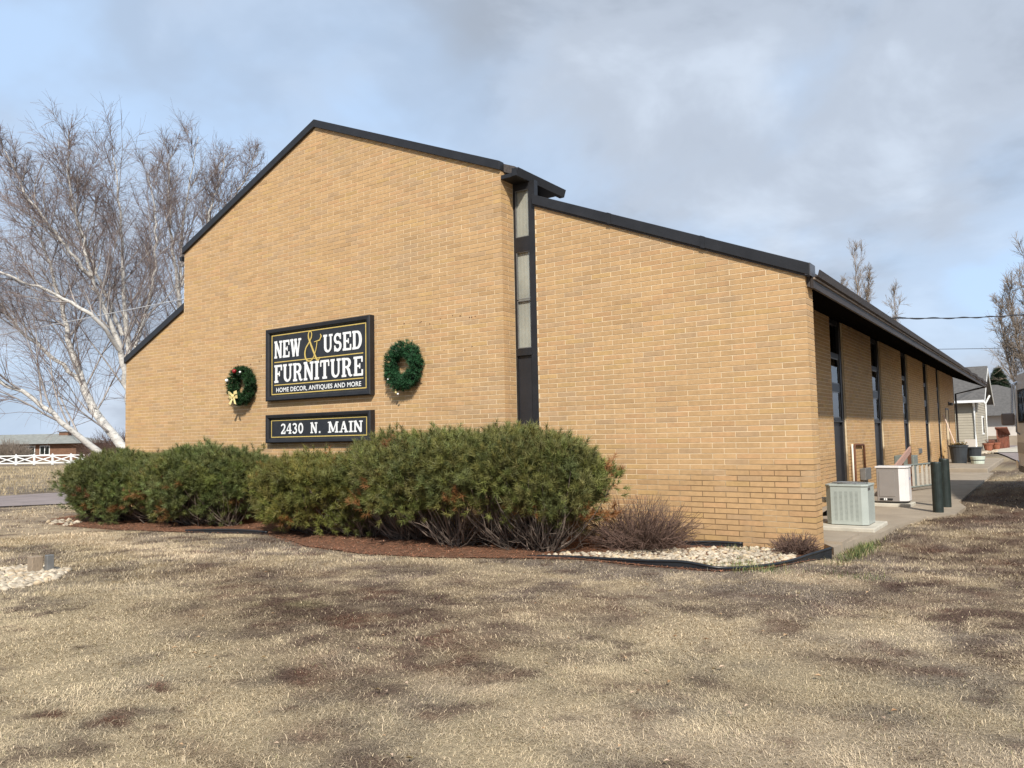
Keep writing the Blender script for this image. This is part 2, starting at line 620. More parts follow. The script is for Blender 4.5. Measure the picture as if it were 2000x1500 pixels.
LIGHTP = [(-3.0, -5.45, .75, .3, .9, 2), (-10.5, -3.8, 2.2, .6, .8, 1), (-1.1, -5.0, .55, .3, .7, 1), (.4, -1.75, .45, .3, .8, 1), (-.65, -6.2, .5, .2, .6, 1), (-7.9, -3.9, 1.8, .45, .6, 1), (1.6, -5.9, .7, .5, .5, 1), (.8, -6.4, .9, .4, .5, 1), (-13, -3.3, 2.5, .6, .8, 1), (.0, -4.0, 1.6, .9, .4, 0), (-18, -2.5, 4, 1.2, .6, 1), (1.2, -1.2, .4, .25, .5, 1)]


def ground_rgb(x, y):
    x = np.asarray(x, float)
    y = np.asarray(y, float)
    wx = x + .55 * (fbm(x * 1.1, y * 1.1, 31, 4) - .5)
    wy = y + .55 * (fbm(x * 1.1, y * 1.1, 47, 4) - .5)
    n1 = fbm(x * .45, y * .45, 3, 4)
    n2 = fbm(x * 1.7, y * 1.7, 9, 4)
    n3 = fbm(x * 5.5, y * 5.5, 21, 3)
    n4 = fbm(x * .22, y * .3, 77, 3)
    g = sstep(.40, .62, .42 * n1 + .36 * n2 + .22 * n3)
    c = STRAW[None] * (1 - g[:, None]) + GREYB[None] * g[:, None]
    o = .16 * sstep(.45, .65, n4)
    c = c * (1 - o[:, None]) + OLIVE[None] * o[:, None]
    for (cx_, cy_, rx, ry, a, k) in LIGHTP:
        d = np.sqrt(((wx - cx_) / rx) ** 2 + ((wy - cy_) / ry) ** 2)
        f = (a * sstep(1.3, .5, d))[:, None]
        c = c * (1 - f) + np.array([STRAW, PALE, OLIVE * 1.12])[k][None] * f
    dk = np.zeros_like(x)
    for (cx_, cy_, rx, ry, a) in DARKP:
        d = np.sqrt(((wx - cx_) / rx) ** 2 + ((wy - cy_) / ry) ** 2)
        dk = np.maximum(dk, a * sstep(1.35, .45, d))
    dk = np.clip(dk * (.15 + 1.5 * n3), 0, .95)
    dk = np.maximum(dk, .62 * sstep(.56, .68, .35 * n2 + .65 * n3))
    r = sstep(.5, .65, fbm(x * 2.2, y * 2.2, 63, 3))[:, None]
    dc = DARKB[None] * (1 - .5 * r) + RUST[None] * .5 * r
    c = c * (1 - dk[:, None]) + dc * dk[:, None]
    return c


def axis(fine0, fine1, step, lo, hi, grow=1.18):
    a = list(np.arange(fine0, fine1, step))
    s, p = step, fine0
    left = []
    while p > lo:
        s *= grow
        p -= s
        left.append(p)
    s, p = step, a[-1]
    right = []
    while p < hi:
        s *= grow
        p += s
        right.append(p)
    return np.array(left[::-1] + a + right)


gx = axis(-16, 4.0, .11, -2600, 2600, 1.12)
gy = axis(-9.5, 3.0, .11, -1500, 2600, 1.12)
GX, GY = np.meshgrid(gx, gy)
fx, fy = GX.ravel(), GY.ravel()
gz = gh(fx, fy)
nx, ny = len(gx), len(gy)
ii = (np.arange(ny - 1)[:, None] * nx + np.arange(nx - 1)[None]).ravel()
gf = np.stack([ii, ii + 1, ii + nx + 1, ii + nx], 1)
gcol = ground_rgb(fx, fy) * .62 + np.array((.02, .014, .009))[None]
gme = bare_mesh('lawn', np.stack([fx, fy, gz], 1), gf, M['ground'], tint=gcol)
tag(add('lawn', gme, smooth=True), kind='structure')


def sheet(name, poly, dz, material, res=.35, kind='structure', tint=None, thick=None, top=None):
    """a ground sheet following the terrain inside poly."""
    px = np.array([p[0] for p in poly])
    py = np.array([p[1] for p in poly])
    import bmesh
    bm = bmesh.new()
    vs_ = [bm.verts.new((p[0], p[1], 0)) for p in poly]
    bm.faces.new(vs_)
    for ax_, lo, hi in ((0, px.min(), px.max()), (1, py.min(), py.max())):
        for c in np.arange(lo + res, hi, res):
            co = (c, 0, 0) if ax_ == 0 else (0, c, 0)
            no = (1, 0, 0) if ax_ == 0 else (0, 1, 0)
            bmesh.ops.bisect_plane(bm, geom=bm.verts[:] + bm.edges[:] + bm.faces[:], plane_co=co, plane_no=no)
    co = np.array([v.co[:] for v in bm.verts])
    if top is None:
        z = gh(co[:, 0], co[:, 1]) + dz
    else:
        z = np.full(len(co), top)
    for v, q in zip(bm.verts, z):
        v.co.z = q
    if thick:
        r = bmesh.ops.extrude_face_region(bm, geom=bm.faces[:])
        for e in r['geom']:
            if isinstance(e, bmesh.types.BMVert):
                e.co.z -= thick
        bmesh.ops.recalc_face_normals(bm, faces=bm.faces[:])
    me = bpy.data.meshes.new(name)
    bm.to_mesh(me)
    bm.free()
    me.materials.append(material)
    o = add(name, me)
    if kind:
        tag(o, kind=kind)
    return o


sheet('driveway', DRIVE, .03, M['asphalt'], 1.0)
sheet('side_pavement', PAVE, 0, M['concrete'], .8, thick=.22, top=0.0)
sheet('mulch_bed', BED, .014, M['mulch'], .25)
sheet('parking_lot', [(1.3, 26), (12, 24), (30, 60), (-.4, 60), (-.7, 44), (.3, 36)], .05, M['asphalt'], 3.0)
sheet('neighbour_path', [(-.9, 40.6), (-.2, 39.5), (1.6, 40), (2.4, 54), (.3, 54), (-.5, 48)], .08, M['concrete_pale'], 2.0)

# ================================================================== the building
BX = -.06           # right end of the front wall
WX = -1.2           # recessed side wall
MR, ML, MY = -4.49, -13.12, -.31
PK = (-8.80, 7.39)
LX = -16.05
YE = 29.8
SL = .4125
LB, HB = .319, .0715   # brick pitch
JT = .0118

bld = thing('furniture_store', 'long tan brick store with stepped gable front, black trim and signs on its wall', 'building', (-8, 15, 0))


def zr(x):   # brick top line of the right wing
    return 3.40 + (BX - x) * SL


def zl(x):
    return 3.41 + (x - LX) * .417


def zm(x):
    return 5.61 + (PK[1] - 5.61) * (1 - abs(x - PK[0]) / 4.315)


wing = MB().prism([(-4.07, -.25), (BX, -.25), (BX, zr(BX)), (-4.07, zr(-4.07))], 0, .33).obj('wing_wall', M['mortar'], bld)
gable = MB().prism([(ML, -.25), (MR, -.25), (MR, 5.61), PK, (ML, 5.61)], MY, .04).obj('gable_wall', M['mortar'], bld)
lwing = MB().prism([(LX, -.25), (ML + .02, -.25), (ML + .02, zl(ML)), (LX, 3.41)], 0, .3).obj('wing_wall', M['mortar'], bld)
side = MB()
WINS = [(6.37, 7.55), (10.65, 11.9), (15.25, 16.45), (19.95, 21.1), (23.6, 24.55)]
DOOR = (26.2, 27.25)
edges_ = [.33] + [e for wn in WINS for e in wn] + [YE]
for a, b in zip(edges_[::2], edges_[1::2]):
    side.box(WX - .25, WX, a, b, -.25, 3.74)
sidew = side.obj('side_wall', M['mortar'], bld)
back = MB()
back.box(LX, LX + .25, .3, YE, -.25, 3.2)
back.prism([(LX, -.25), (WX, -.25), (WX, 3.66), (-8.13, 6.5), (LX, 3.25)], YE, YE + .2)
back.obj('rear_wall', M['brick'], bld)
clere = MB()
clere.box(MR - .2, MR - .002, .05, .8, 4.9, 5.56)
clere.box(ML + .002, ML + .2, .05, .8, 4.3, 5.56)
clere.prism([(ML + .01, 4.3), (MR - .01, 4.9), (MR - .01, 5.55), (PK[0], 7.34), (ML + .01, 5.55)], .8, .85)
clere.obj('parapet_side', M['black'], bld)


def tint_rand():
    b = random.uniform(.925, 1.06)
    k = random.random()
    if k < .14:      # pinkish
        return (b * 1.0, b * .96, b * .97)
    if k < .26:      # greyed
        return (b * .93, b * .96, b * 1.06)
    if k < .34:      # yellow
        return (b * 1.01, b * 1.02, b * .93)
    if k < .40:
        return (b * .90, b * .89, b * .89)
    return (b, b, b)


def clip_poly(poly, fn):
    outp = []
    n = len(poly)
    for i in range(n):
        a, b = poly[i], poly[(i + 1) % n]
        da, db = fn(a[0]) - a[1], fn(b[0]) - b[1]
        if da >= 0:
            outp.append(a)
        if (da >= 0) != (db >= 0):
            t = da / (da - db)
            outp.append((a[0] + (b[0] - a[0]) * t, a[1] + (b[1] - a[1]) * t))
    return outp


PR = .0042


def add_brick(mb, poly, plane, c, t):
    """proud brick with the given outline on plane 'y' (facing -y at y=c) or 'x' (facing +x at x=c)."""
    n = len(poly)
    i = len(mb.v)
    jit = random.uniform(-.0010, .0010)
    for d in (PR + jit, -.004):
        for u, v in poly:
            mb.v.append((u, c - d, v) if plane == 'y' else (c + d, u, v))
    mb.f.append(tuple(range(i, i + n)))
    mb.t.append(t)
    for k in range(n):
        mb.f.append((i + k, i + n + k, i + n + (k + 1) % n, i + (k + 1) % n))
        mb.t.append(t)


def courses(u0, u1, z0, ztop, fn, first_full, anchor_right=True):
    """running bond; yields (poly, full, course, is_corner)"""
    k = 0
    z = z0
    while z < ztop:
        a, b = z + JT / 2, z + HB - JT / 2
        shift = 0 if (k % 2 == 0) == first_full else LB / 2
        us = []
        if anchor_right:
            u = u1
            first = LB if shift == 0 else LB / 2
            us.append((u - first, u))
            u -= first
            while u > u0 + .02:
                us.append((max(u - LB, u0), u))
                u -= LB
        for j, (p, q) in enumerate(us):
            jj = random.uniform(-.0015, .0015)
            pa = p + JT / 2 + jj if p > u0 + .001 else u0
            qa = q - JT / 2 if j > 0 else u1 + (PR if anchor_right else 0)
            if qa - pa < .02:
                continue
            poly = [(pa, a), (qa, a), (qa, b), (pa, b)]
            if fn:
                poly = clip_poly(poly, fn)
                if len(poly) < 3:
                    continue
            yield poly, (len(poly) == 4 and abs((q - p) - LB) < .002 and j > 0 and p > u0 + .01 and (not fn or fn(qa) > b and fn(pa) > b)), k, j == 0
        z += HB
        k += 1


# right wing: the 300 largest bricks are objects of their own
corner_t = {}
cands, rest = [], MB()
for poly, full, k, corner in courses(-4.07, BX, -.215, 5.1, zr, True):
    t = tint_rand()
    if corner:
        corner_t[k] = t
    cx_, cz_ = sum(p[0] for p in poly) / len(poly), sum(p[1] for p in poly) / len(poly)
    if full and cz_ > .02:
        d = (Vector((cx_, 0, cz_)) - Vector(CAMP)).length
        cands.append((d, poly, t))
    else:
        add_brick(rest, poly, 'y', 0, t)
cands.sort(key=lambda q: q[0])
variants = []
for q in range(40):
    mb = MB()
    hl, hh = (LB - JT) / 2, (HB - JT) / 2
    add_brick(mb, [(-hl, -hh), (hl, -hh), (hl, hh), (-hl, hh)], 'y', 0, tint_rand())
    me = bare_mesh('brick', mb.v, mb.f, M['brick'])
    a = me.attributes.new('tint', 'FLOAT_COLOR', 'FACE')
    tt = np.ones((len(mb.t), 4), dtype=np.float32)
    tt[:, :3] = mb.t
    a.data.foreach_set('color', tt.ravel())
    variants.append(me)
for d, poly, t in cands[:300]:
    o = bpy.data.objects.new('brick', random.choice(variants))
    o.parent = wing
    o.location = Vector(((poly[0][0] + poly[1][0]) / 2, 0, (poly[0][1] + poly[2][1]) / 2)) - OFF[bld.name]
    COL.objects.link(o)
for d, poly, t in cands[300:]:
    add_brick(rest, poly, 'y', 0, t)
# return face of the wing end
z, k = -.215, 0
while z < 3.38:
    a, b = z + JT / 2, min(z + HB - JT / 2, 3.41)
    full = k % 2 == 0
    spl = [(.0045, .155), (.155, .33)] if full else [(.0045, .33)]
    for j, (p, q) in enumerate(spl):
        add_brick(rest, [(p if j == 0 else p + JT / 2, a), (q - (JT / 2 if q < .3 else 0), a), (q - (JT / 2 if q < .3 else 0), b), (p if j == 0 else p + JT / 2, b)], 'x', BX, corner_t.get(k, (1, 1, 1)) if j == 0 else tint_rand())
    z += HB
    k += 1
tag(rest.obj('brickwork', M['brick'], wing, tint=True), kind='stuff')
# tall gable
corner_t = {}
rest = MB()
for poly, full, k, corner in courses(ML, MR, -.215, 7.45, zm, False):
    t = tint_rand()
    if corner:
        corner_t[k] = t
    add_brick(rest, poly, 'y', MY, t)
z, k = -.215, 0
while z < 5.58:
    a, b = z + JT / 2, min(z + HB - JT / 2, 5.62)
    full = k % 2 == 1
    spl = [(MY + .0045, MY + .155), (MY + .155, .0)] if full else [(MY + .0045, .0)]
    for j, (p, q) in enumerate(spl):
        pp = p if j == 0 else p + JT / 2
        qq = q - (JT / 2 if q < -.05 else 0)
        add_brick(rest, [(pp, a), (qq, a), (qq, b), (pp, b)], 'x', MR, corner_t.get(k, (1, 1, 1)) if j == 0 else tint_rand())
    z += HB
    k += 1
tag(rest.obj('brickwork', M['brick'], gable, tint=True), kind='stuff')
rest = MB()
for poly, full, k, corner in courses(LX, ML + .01, -.215, 4.7, zl, True):
    add_brick(rest, [(min(p[0], ML), p[1]) for p in poly], 'y', 0, tint_rand())
tag(rest.obj('brickwork', M['brick'], lwing, tint=True), kind='stuff')
rest = MB()
for a0, b0 in zip(edges_[::2], edges_[1::2]):
    for poly, full, k, corner in courses(a0, b0 - PR, -.215, 3.70, None, True):
        if a0 < DOOR[0] < b0:
            um = (poly[0][0] + poly[1][0]) / 2
            if DOOR[0] - .02 < um < DOOR[1] + .02 and poly[0][1] < 2.2:
                continue
        add_brick(rest, poly, 'x', WX, tint_rand())
tag(rest.obj('brickwork', M['brick'], sidew, tint=True), kind='stuff')

# anchor holes left in the gable wall
hol = MB()
random.seed(5)
for k in range(34):
    if k % 2:
        hx, hz = random.choice([(-6.9 + random.uniform(0, 1.9), random.choice([3.36, 2.86]) + random.uniform(-.05, .06))])
    else:
        hx, hz = -11.6 + random.uniform(0, 1.25), random.choice([3.05, 2.8]) + random.uniform(-.12, .12)
    r = random.uniform(.005, .010)
    hol.prism([(hx + r * math.cos(a), hz + r * math.sin(a)) for a in np.linspace(0, 2 * math.pi, 7)[:-1]], MY - .0125, MY - .004)
tag(hol.obj('anchor_hole', M['rust'], gable), kind='stuff')

# ---- roofs
def slab(x0, z0, x1, z1, th, y0, y1):
    return [(x0, z0), (x1, z1), (x1, z1 - th), (x0, z0 - th)]


rf = MB()
RX, RZ = -8.13, 6.78
rf.prism([(-.005, 3.215), (-.005, 3.43), (RX, RZ), (RX, RZ - .215)], .345, YE + .4)
rf.prism([(-.005, 3.215), (-.005, 3.43), (MR + .43, 3.43 - (MR + .43) * SL), (MR + .43, 3.215 - (MR + .43) * SL)], .062, .34)
rf.obj('main_roof', M['shingle'], bld)
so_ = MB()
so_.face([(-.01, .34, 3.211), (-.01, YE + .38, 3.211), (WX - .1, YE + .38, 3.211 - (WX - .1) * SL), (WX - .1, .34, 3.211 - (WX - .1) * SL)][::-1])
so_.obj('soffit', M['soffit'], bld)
rf = MB()
e0 = 5.50
rf.prism([(MR + .22, e0), (MR + .22, e0 + .13), (PK[0], PK[1] + .10), (PK[0], PK[1] - .06)], -.24, .82)
rf.prism([(PK[0], PK[1] - .06), (PK[0], PK[1] + .10), (ML - .22, e0 + .16), (ML - .22, e0)], -.24, .82)
rf.obj('gable_roof', M['shingle'], bld)
rf = MB()
rf.prism([(RX - .001, RZ - .215), (RX - .001, RZ), (LX - .10, 3.44), (LX - .10, 3.24)], .345, YE + .4)
rf.prism([(ML - .01, zl(ML) - .10), (ML - .01, zl(ML) + .07), (LX - .10, 3.41 + .03), (LX - .10, 3.41 - .14)], .062, .34)
rf.obj('main_roof', M['shingle'], bld)

# ---- rake fascias (black metal caps on the front walls)
RH = .135
fa = MB()
fa.prism([(-4.09, zr(-4.09) - .02), (-4.09, zr(-4.09) + RH), (.015, zr(.015) + RH), (.015, zr(.015) - .02)], -.055, .058)
rk = fa.obj('rake_fascia', M['black'], bld, bevel=.006)
cp = MB().prism([(-.045, zr(.015) - .004), (-.06, zr(.015) + RH + .016), (.022, zr(.022) + RH + .004), (.022, zr(.022) - .022)], -.05, .20)
cp.obj('end_cap', M['flash'], rk)
dl = MB().prism([(-4.09, zr(-4.09) - .045), (-4.09, zr(-4.09) - .022), (.0, zr(0) - .022), (.0, zr(0) - .045)], -.03, -.006)
dl.obj('drip_edge', M['brown'], rk)
for sgn, xe in ((1, MR), (-1, ML)):
    fa = MB()
    xo = xe + .015 * sgn
    fa.prism([(PK[0], PK[1] - .02), (PK[0], PK[1] + .125), (xo, zm(xo) + .125), (xo, zm(xo) - .02)], MY - .055, MY + .07)
    fa.obj('rake_fascia', M['black'], bld, bevel=.006)
fa = MB()
fa.prism([(ML - .012, zl(ML) - .02), (ML - .012, zl(ML) + .13), (LX - .03, zl(LX - .03) + .13), (LX - .03, zl(LX - .03) - .02)], -.055, .058)
fa.obj('rake_fascia', M['black'], bld, bevel=.006)

for xj in (-1.35, -2.75):
    MB().prism([(xj - .03, zr(xj - .03) - .024), (xj - .03, zr(xj - .03) + RH + .004), (xj + .03, zr(xj + .03) + RH + .004), (xj + .03, zr(xj + .03) - .024)], -.060, .0).obj('fascia_joint', M['black'], rk)
# ---- eave of the tall roof: soffit board and gutter running back
gm = MB()
gm.prism([(MR + .02, 5.44), (MR + .24, 5.44), (MR + .24, 5.50), (MR + .02, 5.50)], -.33, .95)
gm.obj('eave_soffit', M['black'], bld)
gm = MB()
gm.prism([(MR + .245, 5.43), (MR + .33, 5.43), (MR + .37, 5.55), (MR + .355, 5.55), (MR + .32, 5.445), (MR + .26, 5.445), (MR + .26, 5.56), (MR + .245, 5.56)], -.36, 1.06)
gm.box(MR + .25, MR + .34, -.365, -.355, 5.432, 5.548)
gm.obj('gutter', M['black'], bld)
gm = MB()
gm.prism([(ML - .12, 5.46), (ML - .19, 5.46), (ML - .22, 5.55), (ML - .12, 5.56)], -.30, 1.06)
gm.obj('gutter', M['black'], bld)

# ---- wing eave: fascia board, drip line, gutter (sagging toward the far end)
fb = MB().box(-.004, .028, .05, YE + .4, 3.205, 3.335)
fb.obj('eave_fascia', M['brown'], bld)
fb = MB().box(.030, .046, .05, YE + .4, 3.312, 3.336)
fb.obj('eave_trim', M['tanboard'], bld)
gv, gfc = [], []
ys = np.concatenate([np.linspace(.07, 16, 12), np.linspace(17, YE + .45, 34)])
prof = [(.03, 3.342), (.085, 3.342), (.110, 3.425), (.100, 3.425), (.078, 3.352), (.04, 3.352)]
for i, yy in enumerate(ys):
    sag = 0 if yy < 17 else .02 * math.sin(yy * 1.9) * min(1, (yy - 17) / 5) - .012 * math.sin(yy * 4.3) * min(1, (yy - 17) / 8)
    for px, pz in prof:
        gv.append((px + .4 * sag, yy, pz + sag))
m_ = len(prof)
for i in range(len(ys) - 1):
    for j in range(m_):
        k = (j + 1) % m_
        gfc.append((i * m_ + j, (i + 1) * m_ + j, (i + 1) * m_ + k, i * m_ + k))
gfc.append(tuple(range(m_)))
add('gutter', bare_mesh('gutter', gv, gfc, M['brown']), bld)
MB().tube([(.09, YE + .3, 3.34), (.06, YE + .3, 3.22), (WX + .06, YE + .26, 2.95), (WX + .06, YE + .26, .1)], .045, 6).obj('downspout', M['brown'], bld)

# ---- slot window between gable and wing
slot = MB()
sx0, sx1, sy = MR, -4.07, .045
slot.box(sx0, sx0 + .035, sy - .03, sy + .05, 1.0, 5.46)          # left jamb
slot.box(sx1 - .115, sx1, sy - .045, sy + .05, 1.0, 5.44)         # right jamb
slot.box(sx0 + .035, sx1 - .115, sy - .03, sy + .05, 5.33, 5.46)
slot.box(sx0 + .035, sx1 - .115, sy - .03, sy + .05, 4.34, 4.57)
slot.box(sx0 + .035, sx1 - .115, sy - .03, sy + .05, 2.68, 2.80)
slot.box(sx0 + .035, sx1 - .10, sy - .05, sy - .0305, 2.685, 2.72)
wf = slot.obj('slot_window', M['black'], bld)
MB().box(sx0 + .035, sx1 - .115, sy - .005, sy + .02, -.1, 2.68).obj('infill_panel', M['panel'], wf)
for za, zb in ((4.57, 5.33), (2.80, 4.34)):
    MB().box(sx0 + .035, sx1 - .115, sy, sy + .008, za, zb).obj('pane', M['glass'], wf)
fr = MB()
gx0, gx1 = sx0 + .035, sx1 - .115
for za, zb in ((4.57, 5.33), (2.80, 3.56), (3.575, 4.34)):
    fr.box(gx0, gx0 + .014, sy - .018, sy - .001, za, zb)
    fr.box(gx1 - .014, gx1, sy - .018, sy - .001, za, zb)
    fr.box(gx0 + .014, gx1 - .014, sy - .018, sy - .001, za, za + .014)
    fr.box(gx0 + .014, gx1 - .014, sy - .018, sy - .001, zb - .014, zb)
fr.obj('sash', M['greymetal'], wf)
cu = MB()
for za, zb, d in ((4.55, 5.35, .022), (2.75, 3.57, .018), (3.57, 4.36, .026)):
    for k in range(8):
        a = gx0 + (gx1 - gx0) * k / 8
        b = gx0 + (gx1 - gx0) * (k + 1) / 8
        o1, o2 = (.002, 0) if k % 2 else (0, .002)
        cu.face([(a, sy + d + o1, za), (b, sy + d + o2, za), (b, sy + d + o2, zb), (a, sy + d + o1, zb)])
cu.obj('curtain', M['curtain'], wf)

# ---- side bays
for i, (a, b) in enumerate(WINS):
    fr = MB()
    xo = WX - .05
    fr.box(xo - .08, xo, a, a + .05, .05, 3.72)
    fr.box(xo - .08, xo + .012, b - .20, b, .05, 3.72)
    for za, zb in ((1.58, 1.67), (2.22, 2.38), (2.92, 3.02), (3.62, 3.72), (.05, .32)):
        fr.box(xo - .08, xo, a + .05, b - .20, za, zb)
    fr.box(xo + .0005, xo + .03, a + .02, b - .21, 1.585, 1.615)
    wo = fr.obj('bay_window', M['black'], bld)
    MB().box(xo - .055, xo - .03, a + .05, b - .20, .32, 1.58).obj('infill_panel', M['panel'], wo)
    MB().box(xo - .055, xo - .045, a + .05, b - .20, 3.02, 3.62).obj('transom_pane', M['darkglass'], wo)
    sh = MB()
    for za, zb in ((1.67, 2.22), (2.38, 2.92)):
        sh.box(xo - .03, xo - .01, a + .05, a + .075, za, zb)
        sh.box(xo - .03, xo - .01, b - .225, b - .20, za, zb)
        sh.box(xo - .03, xo - .01, a + .075, b - .225, za, za + .025)
        sh.box(xo - .03, xo - .01, a + .075, b - .225, zb - .025, zb)
        MB().box(xo - .025, xo - .018, a + .076, b - .226, za + .026, zb - .026).obj('pane', M['glass'], wo)
    sh.obj('sash', M['greymetal'], wo)
    cu = MB()
    for k in range(10):
        y0 = a + .05 + (b - a - .25) * k / 10
        y1 = a + .05 + (b - a - .25) * (k + 1) / 10
        o1, o2 = (.0, .03) if k % 2 else (.03, 0)
        cu.face([(xo - .14 - o1, y0, 1.5), (xo - .14 - o2, y1, 1.5), (xo - .14 - o2, y1, 2.0), (xo - .14 - o1, y0, 2.0)])
    cu.obj('curtain', M['curtain'], wo)
    MB().box(xo - .5, xo - .48, a - .3, b + .3, 0, 3.7).obj('interior_screen', M['interior'], wo)
dr = MB()
dr.box(WX - .20, WX - .06, DOOR[0], DOOR[1], .12, 2.18)
dro = dr.obj('side_door', M['panel'], bld)
fr = MB()
fr.box(WX - .06, WX + .02, DOOR[0] - .04, DOOR[0], .12, 2.24)
fr.box(WX - .06, WX + .02, DOOR[1], DOOR[1] + .04, .12, 2.24)
fr.box(WX - .06, WX + .02, DOOR[0], DOOR[1], 2.18, 2.24)
fr.obj('door_frame', M['black'], dro)
MB().tube([(WX - .05, DOOR[0] + .1, 1.1), (WX + .01, DOOR[0] + .1, 1.1)], .03, 8).obj('handle', M['chrome'], dro)
lt = MB()
lt.box(WX, WX + .06, 27.3, 27.62, 2.38, 2.52)
lt.lathe([(.05, -.05), (.07, .0), (.05, .06)], (WX + .12, 27.38, 2.42), 10)
lt.lathe([(.05, -.05), (.07, .0), (.05, .06)], (WX + .12, 27.54, 2.42), 10)
lt.obj('wall_light', M['rvtrim'], bld)
vt = MB().box(WX + .001, WX + .03, 17.9, 18.5, .62, .78)
for k in range(4):
    vt.box(WX + .03, WX + .05, 17.92, 18.48, .64 + k * .035, .655 + k * .035)
vt.obj('wall_vent', M['greymetal'], bld)
sk = MB().box(WX - .2, WX + .06, .34, YE, -.2, .03)
# corner ledge of the pavement
lg = MB().box(BX - .3, .16, .34, 1.35, -.25, .035)
tag(lg.obj('concrete_ledge', M['concrete']), 'low worn concrete ledge at the building corner beside the lawn', 'ledge')
st = MB().box(WX + .005, .62, 18.7, 28.5, -.2, .12)
tag(st.obj('door_stoop', M['concrete'], bevel=.02), 'raised concrete stoop slab in front of the far side door', 'stoop')

# ================================================================== signs
def ribbon(mb, pts, wd, y, th=.004, closed=False):
    """flat stroke of width wd through pts (x,z) facing -y, sitting at y (front) with thickness th."""
    n = len(pts)
    wds = wd if isinstance(wd, (list, tuple)) else [wd] * n
    Lp, Rp = [], []
    for i, p in enumerate(pts):
        if closed:
            a, b = pts[(i - 1) % n], pts[(i + 1) % n]
        else:
            a, b = pts[max(0, i - 1)], pts[min(n - 1, i + 1)]
        dx, dz = b[0] - a[0], b[1] - a[1]
        l = math.hypot(dx, dz) or 1
        nx_, nz_ = -dz / l, dx / l
        h = wds[i] / 2
        Lp.append((p[0] + nx_ * h, p[1] + nz_ * h))
        Rp.append((p[0] - nx_ * h, p[1] - nz_ * h))
    m = n if closed else n - 1
    for i in range(m):
        j = (i + 1) % n
        q = [Lp[i], Rp[i], Rp[j], Lp[j]]
        ar = sum(q[k][0] * q[(k + 1) % 4][1] - q[(k + 1) % 4][0] * q[k][1] for k in range(4))
        if ar < 0:
            q = q[::-1]
        v0 = len(mb.v)
        mb.v += [(x_, y, z_) for x_, z_ in q] + [(x_, y + th, z_) for x_, z_ in q]
        mb.f += [tuple(v0 + k for k in (0, 1, 2, 3))]
        mb.t += [(1, 1, 1)]
        for k in range(4):
            k2 = (k + 1) % 4
            mb.f.append((v0 + k, v0 + 4 + k, v0 + 4 + k2, v0 + k2))
            mb.t.append((1, 1, 1))


def arc(cx_, cz_, rx, rz, a0, a1, n=10):
    return [(cx_ + rx * math.cos(rad(a0 + (a1 - a0) * k / n)), cz_ + rz * math.sin(rad(a0 + (a1 - a0) * k / n))) for k in range(n + 1)]


# slab-serif glyphs in a unit box: x 0..w, z 0..1 ; strokes ('s', pts, width) thick, serifs ('b', x0,x1,z0,z1)
T, th_, sf = .20, .10, .12
def V(x, a=0.0, b=1.0, wd=T):
    return ('s', [(x, a), (x, b)], wd)
def B(x0, x1, z):    # slab serif at bottom(0) or top(1)
    return ('b', x0, x1, (0 if z == 0 else 1 - sf), (sf if z == 0 else 1))


